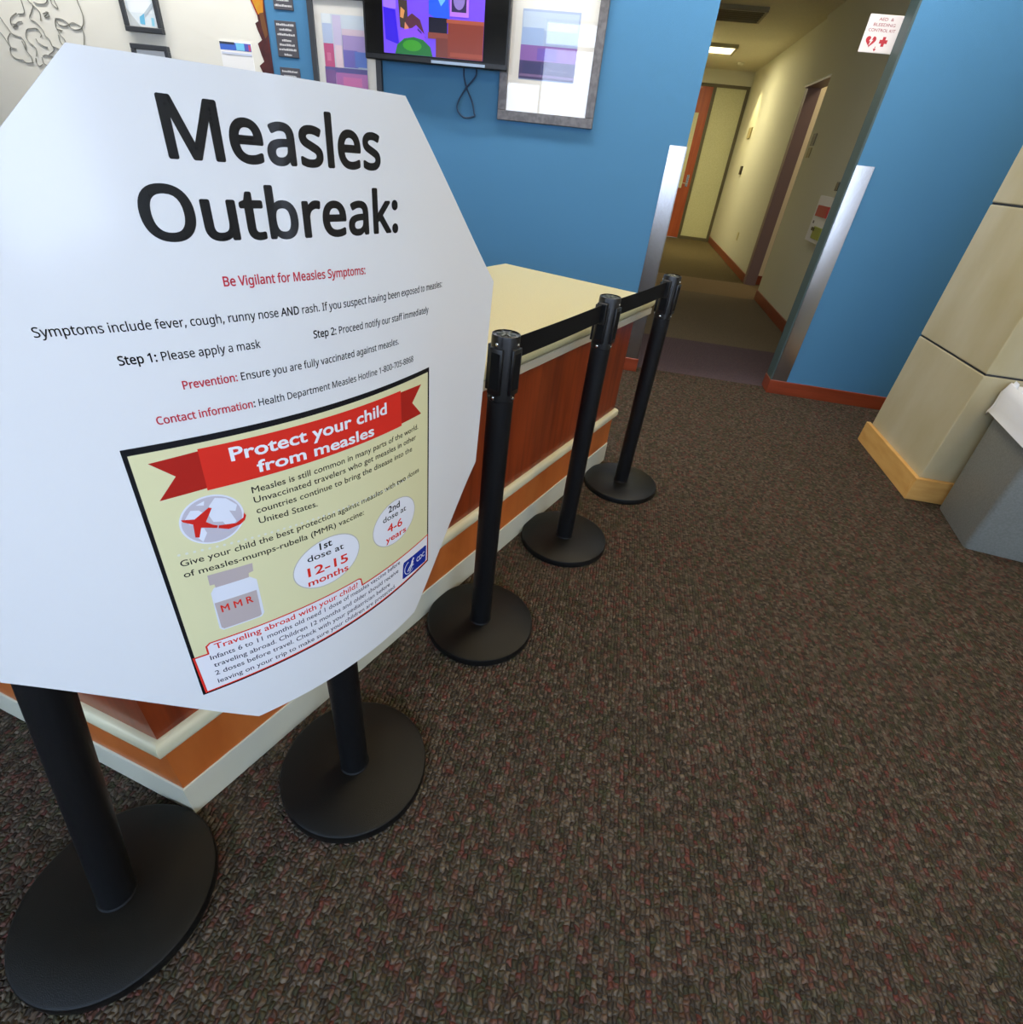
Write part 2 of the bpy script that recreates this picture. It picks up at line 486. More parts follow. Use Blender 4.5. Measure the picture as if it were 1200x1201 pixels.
# outlines of a humanist sans-serif alphabet for the sign: character -> (advance, contours)
GLYPHS = {
    ' ': (209, ''),
    ',': (215, '154,84 136,23 111,-42 85,-103 33,-103 49,-38 63,31 73,93 148,93'),
    '-': (258, '32,184 32,246 226,246 226,184'),
    '.': (215, '58,43 59,61 64,75 72,85 82,92 94,96 107,97 120,96 132,92 142,85 151,75 156,61 157,43 156,26 151,12 142,2 132,-6 120,-10 107,-11 94,-10 82,-6 72,2 64,12 59,26'),
    '0': (459, '419,287 418,242 415,201 409,163 401,128 390,97 376,70 359,47 339,27 316,12 290,1 261,-6 229,-8 188,-4 153,8 122,27 97,54 76,88 60,129 48,176 42,229 39,287 41,346 48,399 58,446 73,486 93,520 119,547 149,566 186,578 229,581 269,578 304,566 335,547 361,520 382,486 399,446 410,399 417,346;110,287 111,238 115,194 121,156 131,125 143,98 159,78 178,64 202,55 229,52 256,55 279,64 298,78 314,98 326,124 336,156 343,194 347,238 348,287 347,336 343,380 336,417 326,449 314,475 298,495 279,510 256,518 229,521 202,518 178,510 159,495 143,475 131,449 121,417 115,380 111,336'),
    '1': (459, '285,0 216,0 216,400 216,439 217,470 219,499 196,477 169,455 108,405 71,452 226,573 285,573'),
    '2': (459, '417,0 38,0 38,59 188,210 261,287 280,309 295,331 306,353 315,376 320,399 322,424 318,453 309,477 294,496 273,510 249,518 221,520 194,519 169,514 147,506 126,495 104,482 83,466 45,513 94,548 113,557 132,565 153,572 174,577 197,580 221,581 255,579 285,572 313,562 336,548 356,531 372,510 384,485 391,458 394,428 392,399 386,371 375,344 361,318 344,292 324,267 247,185 128,67 128,64 417,64'),
    '5': (459, '221,351 258,349 292,342 322,331 349,316 371,297 389,274 402,247 410,217 413,183 410,145 402,111 387,81 368,54 343,32 314,15 280,2 242,-5 199,-8 170,-7 142,-4 116,0 91,6 70,14 51,23 51,90 71,79 95,70 121,62 148,57 174,53 200,52 227,54 252,58 274,65 293,76 310,89 323,106 333,126 339,149 341,176 337,210 325,239 306,262 279,279 243,289 197,292 146,288 99,280 64,302 86,573 373,573 373,508 146,508 132,342 169,348'),
    '6': (459, '44,245 45,278 47,310 51,342 57,374 64,404 75,433 87,461 103,486 121,510 143,530 168,548 196,562 228,572 265,578 306,581 344,579 377,573 377,513 344,520 308,523 273,521 242,515 216,504 193,491 173,474 158,454 145,431 134,407 127,380 121,352 117,322 115,291 119,291 128,303 138,315 150,326 163,335 178,343 194,350 213,355 233,357 255,358 287,356 316,349 342,338 365,322 384,303 400,279 412,251 419,220 421,184 419,147 411,112 399,82 382,55 361,33 336,15 307,2 275,-5 239,-8 212,-6 187,-1 163,7 140,19 119,35 101,54 84,76 70,103 59,133 51,166 46,204;238,51 270,55 297,66 320,84 337,109 348,143 351,184 348,218 339,247 324,271 302,289 274,300 241,303 217,301 195,296 175,287 157,276 143,263 131,248 122,232 117,215 115,198 116,181 119,163 123,146 129,129 137,114 146,99 158,85 170,74 185,64 201,57 219,53'),
    '7': (459, '109,0 344,508 35,508 35,573 419,573 419,518 187,0'),
    '8': (459, '229,581 261,579 291,574 318,565 341,553 362,538 378,519 390,497 398,472 400,443 399,421 394,401 385,383 374,367 361,352 346,338 329,325 310,314 291,303 314,291 335,279 355,265 373,250 389,234 401,216 411,196 417,173 419,148 416,118 408,90 395,65 378,44 356,26 330,11 300,1 267,-6 231,-8 192,-6 157,0 126,10 100,24 78,42 61,63 49,87 42,115 39,146 41,171 47,194 56,214 68,232 82,249 99,264 118,277 138,289 158,299 140,310 123,322 107,336 93,350 81,366 71,383 64,401 59,422 58,444 60,472 68,497 80,518 97,537 117,552 141,565 168,573 197,579;108,145 112,119 121,96 138,76 161,60 192,51 229,48 265,51 295,60 319,76 336,96 346,120 350,148 348,166 343,182 335,197 324,211 310,223 293,235 274,246 253,256 229,265 217,270 194,260 174,249 157,237 142,225 130,212 121,197 114,182 110,164;228,524 200,521 176,514 155,502 139,486 130,466 127,441 128,422 133,406 141,391 151,379 164,367 179,357 232,330 282,357 296,367 307,379 317,392 325,406 329,423 330,441 327,466 318,486 302,502 282,514 257,521'),
    ':': (215, '58,43 59,61 64,75 72,85 82,92 94,96 107,97 120,96 132,92 142,85 151,75 156,61 157,43 156,26 151,12 142,2 132,-6 120,-10 107,-11 94,-10 82,-6 72,2 64,12 59,26;58,387 59,405 64,419 72,429 82,436 94,440 107,441 120,440 132,436 142,429 151,419 156,405 157,387 156,369 151,355 142,345 132,338 120,333 107,332 94,333 82,338 72,345 64,355 59,369'),
    'A': (513, '437,0 368,177 141,177 73,0 0,0 224,575 289,575 512,0;282,415 274,438 263,473 255,500 247,468 238,438 230,415 165,241 346,241'),
    'B': (521, '241,573 307,569 361,558 404,541 434,515 453,478 459,431 457,409 453,389 446,371 437,354 424,340 409,328 392,317 372,309 350,304 350,300 373,295 395,288 415,279 433,267 448,253 461,236 470,215 476,191 478,163 475,130 467,100 454,74 436,52 413,33 385,19 354,8 318,2 279,0 78,0 78,573;256,329 300,331 334,339 357,352 372,371 381,394 384,423 380,451 369,474 351,490 324,502 289,509 245,511 150,511 150,329;150,269 150,61 265,61 311,64 346,74 371,91 388,112 398,138 401,168 399,188 395,205 388,221 377,235 362,247 344,256 321,263 293,267 260,269'),
    'C': (507, '323,517 294,516 266,510 241,502 217,490 196,474 178,456 162,434 149,410 139,383 131,353 127,321 125,286 128,241 135,200 147,164 164,132 186,105 213,83 244,68 281,58 322,55 347,56 371,58 394,62 460,78 460,15 438,8 416,2 393,-2 369,-6 342,-7 312,-8 257,-4 208,8 166,28 130,56 101,90 78,131 62,178 52,230 49,287 51,329 57,369 67,406 81,440 99,471 120,499 145,523 174,543 206,559 242,571 281,578 324,581 353,580 381,577 409,572 435,565 460,557 482,547 453,486 394,508 372,513 348,516'),
    'D': (586, '536,292 533,231 521,177 501,131 474,91 439,58 399,33 351,15 297,4 237,0 78,0 78,573 254,573 309,569 359,558 404,540 443,516 476,484 502,446 521,401 533,350;460,289 457,337 449,379 435,415 416,444 391,469 361,487 327,500 287,508 244,511 150,511 150,62 228,62 299,68 357,87 402,119 434,164 454,220'),
    'E': (446, '398,0 78,0 78,573 398,573 398,509 150,509 150,330 383,330 383,268 150,268 150,63 398,63'),
    'H': (594, '516,0 443,0 443,267 150,267 150,0 78,0 78,573 150,573 150,330 443,330 443,573 516,573'),
    'I': (272, '239,0 32,0 32,42 99,57 99,515 32,531 32,573 239,573 239,531 172,515 172,57 239,42'),
    'M': (728, '330,0 142,502 139,502 142,461 144,407 144,347 144,0 78,0 78,573 184,573 361,103 364,103 544,573 650,573 650,0 578,0 578,352 579,408 581,460 584,501 581,501 390,0'),
    'N': (610, '532,0 447,0 141,476 138,476 141,432 143,378 144,320 144,0 78,0 78,573 161,573 467,99 470,99 468,137 466,193 464,249 464,573 532,573'),
    'O': (627, '577,287 576,244 570,204 561,166 547,132 531,101 510,73 486,49 459,29 428,13 393,1 355,-6 314,-8 271,-6 232,1 196,13 165,29 138,49 114,73 94,101 78,132 65,167 56,204 51,245 49,288 52,344 62,396 78,442 100,482 130,517 166,545 208,565 258,577 314,581 369,577 417,565 459,545 495,517 524,483 547,442 564,396 574,344;125,287 127,241 134,200 145,163 161,131 182,104 207,83 238,67 273,58 314,55 354,58 390,67 420,83 445,104 465,131 481,163 492,200 499,241 501,287 496,354 481,411 456,457 421,491 373,511 314,518 274,515 238,506 207,490 182,469 161,443 145,411 134,374 127,333'),
    'P': (485, '229,573 297,568 352,553 393,528 421,495 439,454 444,404 443,381 439,358 433,336 423,316 411,296 395,278 375,262 351,249 324,238 292,230 256,225 216,223 150,223 150,0 78,0 78,573;223,511 150,511 150,285 208,285 242,286 272,290 298,296 320,306 338,318 352,334 362,352 368,375 370,401 366,435 354,462 334,484 306,499 269,508'),
    'S': (440, '403,153 400,121 392,92 378,66 359,44 335,26 307,11 274,1 238,-6 198,-8 137,-5 83,4 41,19 41,88 62,80 86,72 113,65 142,59 171,56 201,55 228,56 252,60 273,66 290,74 305,85 316,98 324,113 329,129 330,147 329,164 325,180 318,194 308,207 295,218 277,230 255,241 228,252 196,265 131,294 114,305 98,317 85,330 74,344 65,359 57,375 52,393 49,413 48,435 51,464 58,490 71,513 89,533 110,550 136,563 165,573 197,579 231,581 262,580 290,577 318,572 343,565 367,558 389,549 366,487 302,508 278,513 254,516 229,517 207,516 187,513 169,507 155,499 142,489 133,478 126,464 122,450 121,434 122,416 126,400 133,386 143,373 156,362 172,351 193,341 217,330 246,318 278,306 307,293 332,279 353,264 371,247 385,228 395,206 401,181'),
    'V': (481, '481,573 277,0 204,0 0,573 75,573 204,205 220,160 231,119 241,80 250,119 262,161 277,207 405,573'),
    'a': (450, '231,437 279,433 318,422 347,403 368,375 381,338 385,293 385,0 334,0 320,61 317,61 304,46 292,33 279,22 265,13 250,5 234,-1 216,-5 195,-7 172,-8 148,-7 124,-2 103,6 84,16 68,30 55,48 45,68 39,92 37,119 43,159 59,192 87,219 127,238 179,251 243,257 316,259 316,285 313,317 306,342 293,359 275,371 253,378 227,380 205,379 183,376 163,370 106,347 84,400 104,410 126,419 151,426 177,432 204,436;252,208 204,203 167,195 141,182 124,165 113,144 110,119 112,97 120,79 132,66 148,56 167,51 188,49 223,52 253,62 279,79 299,103 311,134 315,172 315,210'),
    'b': (493, '139,461 138,410 135,373 139,373 153,390 169,405 189,419 213,429 240,435 272,437 322,431 365,412 401,381 428,338 444,283 449,215 447,168 439,127 427,91 410,61 390,36 365,17 337,3 306,-5 272,-8 240,-6 213,0 189,10 169,24 153,38 139,55 133,55 119,0 68,0 68,609 139,609;260,379 231,377 207,371 188,361 172,348 159,330 150,308 144,282 140,252 139,217 139,214 142,165 150,125 165,93 187,69 219,55 261,51 297,55 325,69 348,93 363,126 373,166 376,216 373,265 363,306 348,338 325,360 296,374'),
    'c': (385, '241,-8 204,-5 170,2 139,15 112,34 88,58 69,87 55,123 47,165 44,213 47,262 56,305 71,342 90,372 114,396 142,415 174,428 208,435 245,438 267,437 288,435 309,431 328,426 344,421 358,415 337,356 292,370 244,376 217,374 193,368 172,358 155,343 141,325 131,303 123,277 119,247 117,213 119,181 123,152 131,126 141,104 155,86 172,71 191,61 214,55 240,53 262,54 283,56 302,60 351,78 351,15 336,8 320,3 304,-2 285,-5 264,-7'),
    'd': (493, '221,-8 171,-2 128,17 92,48 65,91 49,146 44,214 49,282 66,338 93,381 128,413 171,432 221,438 243,437 262,434 280,429 296,423 310,416 323,407 335,397 345,386 354,374 359,374 356,405 354,438 354,609 425,609 425,0 368,0 358,58 354,58 345,46 335,35 323,24 310,15 296,7 279,1 262,-4 242,-7;232,51 273,55 305,67 328,88 343,117 352,154 355,200 355,213 352,263 343,304 329,336 306,360 274,375 231,379 196,374 168,359 146,334 130,300 120,260 117,213 120,165 130,125 146,93 168,69 197,55'),
    'e': (452, '234,438 269,435 301,427 329,414 354,396 374,373 390,346 402,315 409,281 411,244 411,201 117,201 122,157 134,119 154,90 181,69 215,56 254,52 280,53 305,56 327,60 392,82 392,20 370,11 349,4 327,-1 304,-5 279,-7 251,-8 212,-5 176,3 143,17 114,36 90,61 70,91 56,126 47,167 44,212 47,257 55,297 68,333 86,364 108,390 134,411 164,426 198,435;233,380 202,377 175,366 154,348 137,323 125,293 119,257 338,257 336,281 333,302 326,322 318,338 306,353 292,364 276,373 256,378'),
    'f': (276, '266,375 158,375 158,0 87,0 87,375 12,375 12,408 87,432 87,457 89,492 95,522 104,547 116,568 132,585 152,597 174,606 199,612 227,613 274,609 310,599 292,544 262,552 228,556 206,553 189,545 175,532 166,513 160,489 158,458 158,430 266,430'),
    'g': (493, '221,438 248,436 273,431 297,422 319,409 338,393 355,373 359,373 369,430 425,430 425,-7 423,-46 416,-80 404,-109 388,-135 367,-155 341,-172 310,-183 274,-190 233,-192 202,-192 174,-189 147,-186 122,-180 99,-174 78,-165 78,-100 99,-110 123,-118 149,-125 177,-130 206,-133 237,-134 271,-130 300,-119 324,-101 341,-77 352,-48 355,-13 355,4 356,32 358,57 354,57 338,37 320,21 299,8 275,-1 250,-6 221,-8 170,-2 126,18 91,51 65,95 49,149 44,214 49,278 65,332 91,377 126,411 169,431;230,379 207,376 187,370 169,359 153,344 140,326 130,303 123,277 119,247 117,213 120,165 130,124 146,92 169,68 197,54 232,50 253,51 271,53 288,58 303,65 315,74 326,85 336,98 343,113 349,131 353,151 355,173 356,197 356,214 355,251 350,282 343,309 332,331 319,348 302,362 281,371 257,377'),
    'h': (496, '139,431 138,399 135,370 140,370 149,385 161,397 174,407 188,416 204,424 221,429 238,434 255,436 273,437 306,435 335,430 360,421 382,408 399,391 413,370 423,344 429,314 431,280 431,0 361,0 361,275 358,307 351,333 338,353 319,367 295,376 265,379 235,377 210,370 189,360 173,347 160,329 150,308 144,283 140,254 139,222 139,0 68,0 68,609 139,609'),
    'i': (207, '139,430 139,0 68,0 68,430;104,591 115,590 124,586 133,580 140,572 144,560 145,546 144,532 140,521 133,512 124,506 115,502 104,501 93,502 83,506 75,512 68,521 64,532 63,546 64,560 68,572 75,580 83,586 93,590'),
    'k': (428, '138,291 137,257 135,221 138,221 152,240 172,264 189,285 326,430 409,430 235,246 421,0 336,0 187,200 138,158 138,0 68,0 68,609 138,609'),
    'l': (207, '139,0 68,0 68,609 139,609'),
    'm': (750, '540,438 584,434 621,421 649,401 669,371 681,330 685,280 685,0 615,0 615,277 613,308 606,333 594,353 577,367 555,376 528,379 490,374 460,362 438,342 423,315 414,280 411,237 411,0 342,0 342,277 341,298 337,317 332,333 325,347 315,359 303,367 289,374 272,377 253,379 227,377 204,370 185,360 170,347 158,329 150,308 144,283 140,255 139,223 139,0 68,0 68,430 125,430 136,371 140,371 149,385 160,398 173,409 186,418 201,425 217,431 233,435 249,437 266,438 298,436 325,430 349,420 369,406 386,388 398,366 402,366 418,388 438,406 461,420 486,430 512,436'),
    'n': (496, '275,438 322,434 361,421 391,401 413,371 426,330 431,280 431,0 361,0 361,275 358,307 351,333 338,353 319,367 295,376 265,379 222,374 189,361 166,338 151,308 142,269 139,223 139,0 68,0 68,430 125,430 136,371 140,371 150,385 162,398 175,409 190,418 206,425 222,431 239,435 257,437'),
    'o': (485, '442,216 440,181 436,150 428,121 417,95 404,71 388,51 369,33 348,18 324,7 299,-1 271,-6 241,-8 214,-6 188,-1 163,7 140,18 119,33 100,51 84,71 70,95 59,121 51,150 46,181 44,216 47,261 55,301 68,336 87,367 110,392 137,412 169,426 204,435 244,438 281,435 316,426 347,412 374,392 398,367 417,336 431,301 439,261;117,216 119,184 123,154 130,128 141,105 155,86 172,71 192,59 216,53 243,51 270,53 294,59 314,71 331,86 345,105 356,128 363,154 367,184 369,216 367,248 363,277 355,303 345,325 331,344 314,359 294,370 270,376 242,379 202,374 171,359 147,335 130,303 120,263'),
    'p': (493, '273,438 322,432 365,413 401,383 428,339 444,284 449,216 447,170 439,129 427,93 410,62 390,37 365,17 337,3 306,-5 272,-8 251,-7 231,-4 213,1 197,7 182,15 170,24 139,55 134,55 137,20 139,-16 139,-192 68,-192 68,430 126,430 136,371 139,371 148,383 158,394 170,405 182,414 197,422 213,429 231,434 251,437;260,379 233,377 210,371 190,362 174,349 161,333 152,313 145,289 141,261 139,229 139,216 140,182 144,152 150,126 159,103 172,85 188,70 208,59 233,53 261,51 286,53 308,60 326,72 341,88 354,108 364,131 371,157 375,186 376,217 373,262 363,302 348,334 325,359 296,374'),
    'r': (331, '269,438 295,437 319,433 310,368 287,372 264,374 248,373 232,369 217,363 202,355 189,346 176,334 166,321 156,305 149,289 143,270 140,251 139,229 139,0 68,0 68,430 126,430 134,351 137,351 147,367 158,381 170,395 183,407 198,418 214,426 231,433 249,437'),
    's': (384, '348,119 346,92 339,69 327,49 311,32 292,18 268,6 241,-2 210,-6 176,-8 148,-7 122,-5 99,-1 78,5 59,11 42,19 42,83 104,60 128,54 153,50 178,49 211,51 236,57 256,66 269,79 277,94 280,112 279,123 276,132 271,141 264,150 253,158 239,167 174,196 103,228 84,239 69,252 57,266 48,283 43,302 41,324 46,358 61,386 85,408 118,425 157,435 202,438 228,437 252,434 275,430 298,424 319,417 339,409 315,353 258,372 238,377 218,379 197,380 171,379 149,374 131,366 118,356 111,343 108,328 109,317 113,307 119,298 127,290 139,282 154,274 219,246 289,215 306,203 321,191 333,176 341,159 346,140'),
    't': (290, '212,50 245,53 272,59 272,5 240,-4 200,-8 178,-7 157,-3 138,4 120,13 104,27 91,44 82,66 76,93 74,125 74,375 13,375 13,409 75,437 103,528 144,528 144,430 269,430 269,375 144,375 144,127 146,103 153,83 163,69 177,58 193,52'),
    'u': (496, '427,430 427,0 370,0 359,57 356,57 346,43 334,31 321,20 306,11 290,4 273,-1 256,-5 238,-7 220,-8 187,-6 159,-1 134,8 112,21 95,38 81,59 71,85 65,114 63,148 63,430 135,430 135,153 137,122 145,96 158,76 176,62 200,53 230,51 260,53 285,59 306,69 323,82 336,100 345,121 352,146 356,175 357,206 357,430'),
    'v': (408, '163,0 0,430 75,430 167,176 180,137 193,96 201,63 204,63 214,96 227,138 241,176 332,430 407,430 244,0'),
    'x': (424, '170,220 22,430 102,430 213,268 322,430 402,430 253,220 410,0 330,0 213,172 94,0 14,0'),
    'y': (409, '1,430 76,430 169,185 184,144 196,105 205,68 209,68 224,121 245,186 333,430 409,430 224,-59 213,-85 201,-108 188,-130 173,-148 157,-164 138,-176 117,-185 94,-191 67,-192 34,-190 9,-186 9,-130 30,-133 56,-135 72,-134 86,-131 99,-126 110,-118 121,-110 130,-99 138,-87 145,-73 152,-59 174,-2'),
}


def _glyph_bm(body, bold_w):
    """fill the outlines of a string; returns bmesh in 1/1000 em units and its advance"""
    cu = bpy.data.curves.new('t', 'CURVE')
    cu.dimensions = '2D'
    cu.fill_mode = 'BOTH'
    x = 0.0
    for ch in body:
        adv, cs = GLYPHS[ch]
        if cs:
            for c in cs.split(';'):
                pts = [tuple(map(float, p.split(','))) for p in c.split()]
                sp_ = cu.splines.new('POLY')
                sp_.points.add(len(pts) - 1)
                sp_.use_cyclic_u = True
                for q, p in zip(sp_.points, pts):
                    q.co = ((p[0] + x) / 1000, p[1] / 1000, 0, 1)
        x += adv
    o = bpy.data.objects.new('t', cu)
    COL.objects.link(o)
    me = bpy.data.meshes.new_from_object(o.evaluated_get(bpy.context.evaluated_depsgraph_get()))
    bm = bmesh.new()
    bm.from_mesh(me)
    bpy.data.meshes.remove(me)
    bpy.data.objects.remove(o)
    bpy.data.curves.remove(cu)
    return bm, x / 1000


def embolden(bm, w):
    """thicken a flat filled outline with round-jointed strokes of half width w"""
    bmesh.ops.remove_doubles(bm, verts=bm.verts, dist=1e-5)
    es = [(e.verts[0].co.copy(), e.verts[1].co.copy()) for e in bm.edges if len(e.link_faces) == 1]
    seen = set()
    for a, b in es:
        d = (b - a)
        if d.length < 1e-6:
            continue
        n = Vector((-d.y, d.x, 0)).normalized() * w
        bm.faces.new([bm.verts.new(p) for p in (a - n, b - n, b + n, a + n)])
        for p in (a, b):
            k = (round(p.x, 4), round(p.y, 4))
            if k not in seen:
                seen.add(k)
                bm.faces.new([bm.verts.new((p.x + w * math.cos(q * math.pi / 4), p.y + w * math.sin(q * math.pi / 4), 0)) for q in range(8)])


def text_line(segs, p0, p1, cap, z, bold_w=0.02, cut=None, font='sign'):
    """segs [(text, bold, material index)] laid from p0 to p1 (2-D baseline), cap height cap, at depth z"""
    bm = bmesh.new()
    x = 0.0
    for body, bold, mi in segs:
        if font == 'sign':
            b, adv = _glyph_bm(body, 0)
        else:
            b = _text_bm(body, 0.0)
            adv = _xmax(body + '|') - _xmax('|')
        embolden(b, bold_w if bold else (0.007 if font == 'sign' else 0.006))
        for v in b.verts:
            v.co.x += x
        for f in b.faces:
            f.material_index = mi
        me = bpy.data.meshes.new('tmp')
        b.to_mesh(me)
        b.free()
        bm.from_mesh(me)
        bpy.data.meshes.remove(me)
        x += adv
    xs = [v.co.x for v in bm.verts]
    xa, xb = min(xs), max(xs)
    ky = cap / (0.571 if font == 'sign' else _caph())
    L = p1[0] - p0[0]
    for v in bm.verts:
        q = (v.co.x - xa) / (xb - xa)
        v.co = Vector((p0[0] + q * L, p0[1] + q * (p1[1] - p0[1]) + v.co.y * ky, z))
    if cut:
        slice_x(bm, cut)
    return bm


def slice_x(bm, step):
    bmesh.ops.triangulate(bm, faces=bm.faces[:])
    xs = [v.co.x for v in bm.verts]
    k = math.ceil(min(xs) / step)
    while k * step < max(xs):
        bmesh.ops.bisect_plane(bm, geom=bm.verts[:] + bm.edges[:] + bm.faces[:], plane_co=(k * step, 0, 0), plane_no=(1, 0, 0), dist=1e-6)
        k += 1


def poly(pts, z, bm=None, mi=0):
    bm = bm or bmesh.new()
    f = bm.faces.new([bm.verts.new((p[0], p[1], z)) for p in pts])
    f.material_index = mi
    return bm


def ellipse(cx, cy, rx, ry, n=48):
    return [(cx + rx * math.cos(2 * math.pi * i / n), cy + ry * math.sin(2 * math.pi * i / n)) for i in range(n)]


def flat_to_wall(bm, d0=0.0):
    """turn an (x, y, layer) drawing into wall coordinates: x->u, y->z, layer->towards the room (-v)"""
    for v in bm.verts:
        v.co = Vector((v.co.x, -v.co.z - d0, v.co.y))
    return bm


# ================================================================== ROOM SHELL
def room(name, bm, m, kind='structure'):
    o = new_obj(name, bm, m, loc=W(0, 0, 0), rz=RZ)
    o['kind'] = kind
    return o


M_BLUE = wallpaint_material()
M_CARPET = carpet_material()
LU, RU, BV = -7.0, 3.2, -6.2          # left, right and rear walls of the lobby

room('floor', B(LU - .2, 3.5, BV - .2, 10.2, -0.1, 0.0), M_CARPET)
room('ceiling', B(LU - .2, 3.5, BV - .2, 10.2, CEIL, CEIL + 0.1), M_CEIL)

# back wall: cream stretch and blue stretch, same plane
room('wall_back', B(LU, -2.785, 0, 0.14, 0, CEIL), M_CREAM)
room('wall_blue_left', B(-2.785, 0.0, 0, 0.14, 0, CEIL), M_BLUE)
room('wall_blue_right', B(1.02, RU, 0, 0.14, 0, CEIL), M_BLUE)
room('wall_end_shaded', B(1.008, 1.02, 0.001, 0.144, 0, CEIL), mat('shaded_blue_wall_end', (64, 84, 86), 0.5))  # blue wall's end face, its shade put in as a darker grey-teal
# corridor
room('wall_corridor_left', B(-0.42, -0.3, 0.14, 9.6, 0, CEIL), M_HALL)
bm = bmesh.new()
box(bm, 1.57, 1.71, 0.14, 3.64, 0, CEIL)
box(bm, 1.61, 1.75, 4.74, 9.6, 0, CEIL)
box(bm, 1.57, 1.71, 3.64, 4.74, 2.30, CEIL)
room('wall_corridor_right', bm, M_HALL)
# end wall with the opening for door and sidelight
bm = bmesh.new()
box(bm, -0.42, 0.0, 9.6, 9.75, 0, CEIL)
box(bm, 1.56, 1.75, 9.6, 9.75, 0, CEIL)
box(bm, 0.0, 1.56, 9.6, 9.75, 2.72, CEIL)
room('wall_corridor_end', bm, M_HALL)
# side room seen through the corridor doorway
bm = bmesh.new()
box(bm, 1.752, 3.3, 4.80, 4.92, 0, CEIL)
box(bm, 3.2, 3.32, 1.5, 4.80, 0, CEIL)
box(bm, 1.71, 3.3, 1.4, 1.5, 0, CEIL)
room('wall_side_room', bm, mat('side_room_wall', (232, 222, 190), 0.8))
room('baseboard_side_room', B(1.752, 3.2, 4.785, 4.80, 0, 0.12), M_BASEB)
# doorway frame (mauve painted steel)
M_MAUVE = mat('mauve_door_frame', (128, 106, 102), 0.5)
bm = bmesh.new()
box(bm, 1.60, 1.752, 4.66, 4.80, 0, 2.30)
box(bm, 1.572, 1.712, 3.64, 3.655, 0, 2.30)
box(bm, 1.574, 1.75, 3.64, 4.75, 2.275, 2.30)
room('trim_1', bm, M_MAUVE)

# walls behind and beside the camera, with their windows
bm = bmesh.new()
SILL, HEAD = 0.86, 2.20
box(bm, LU, -4.4, BV - .2, BV, 0, CEIL)
box(bm, -4.4, 1.5, BV - .2, BV, 0, SILL)
box(bm, -4.4, -2.0, BV - .2, BV, HEAD, CEIL)
box(bm, 0.9, 1.5, BV - .2, BV, SILL, CEIL)
box(bm, 1.5, 3.2, BV - .2, BV, 0, 0.4)
room('wall_rear', bm, M_CREAM)
room('wall_left', B(LU - .2, LU, BV, 0.14, 0, CEIL), M_CREAM)
bm = bmesh.new()
box(bm, RU, RU + .2, -3.42, 0.14, 0, CEIL)
box(bm, RU, RU + .2, BV, -3.60, 0, CEIL)
box(bm, RU, RU + .2, -3.60, -3.42, 2.2, CEIL)
box(bm, RU, RU + .2, -3.60, -3.42, 0, 0.25)
room('wall_right', bm, M_CREAM)

M_ALU = mat('window_aluminium', (120, 124, 128), 0.4, metal=0.7)
gm = bpy.data.materials.new('window_glass')
gm.use_nodes = True
t = gm.node_tree
t.nodes.clear()
o_ = t.nodes.new('ShaderNodeOutputMaterial')
mx = t.nodes.new('ShaderNodeMixShader')
tr = t.nodes.new('ShaderNodeBsdfTransparent')
gl = t.nodes.new('ShaderNodeBsdfGlossy')
gl.inputs['Roughness'].default_value = 0.02
mx.inputs[0].default_value = 0.06
t.links.new(tr.outputs[0], mx.inputs[1])
t.links.new(gl.outputs[0], mx.inputs[2])
t.links.new(mx.outputs[0], o_.inputs[0])


def window(name, u0, u1, z0, z1, n, axis='rear', bar=None):
    bm = bmesh.new()
    gb = bmesh.new()
    if axis == 'rear':
        y0, y1 = BV - .12, BV - .06
        for i in range(n + 1):
            x = u0 + (u1 - u0) * i / n
            box(bm, max(u0, x - .014), min(u1, x + .014), y0, y1, z0, z1)
        box(bm, u0, u1, y0, y1, z0, z0 + .05)
        box(bm, u0, u1, y0, y1, z1 - .03, z1)
        if bar:
            box(bm, u0, u1, y0, y1, bar - .025, bar + .025)
        box(gb, u0 + .01, u1 - .01, BV - .093, BV - .087, z0 + .01, z1 - .01)
    else:
        x0, x1 = RU + .06, RU + .12
        box(bm, x0, x1, u0, u0 + .03, z0, z1)
        box(bm, x0, x1, u1 - .03, u1, z0, z1)
        box(bm, x0, x1, u0, u1, z0, z0 + .05)
        box(bm, x0, x1, u0, u1, z1 - .05, z1)
        box(gb, RU + .087, RU + .093, u0 + .01, u1 - .01, z0 + .01, z1 - .01)
    w = room(name, bm, M_ALU)
    new_obj('pane', gb, gm, w)


window('window_1', -4.4, -2.0, SILL, HEAD, 1)
window('window_2', -2.0, 0.9, SILL, CEIL, 1, bar=2.64)
window('window_3', -3.60, -3.42, 0.25, 2.2, 1, 'right')
window('window_5', 1.5, 3.2, 0.4, CEIL, 1)


# baseboards
def baseb(name, *a):
    return room(name, B(*a, bev=0.004), M_BASEB)


baseb('baseboard_left', -2.785, 0.012, -0.015, 0.0, 0, 0.098)
bm = B(1.004, 2.9, -0.016, 0.0, 0, 0.098, bev=0.003)
box(bm, 1.004, 1.02, 0.0, 0.156, 0, 0.098, 0.003)
room('baseboard_right', bm, M_BASEB)
baseb('baseboard_corridor', 1.555, 1.57, 0.14, 3.635, 0, 0.115)
baseb('baseboard_end', 1.595, 1.61, 4.80, 9.6, 0, 0.115)

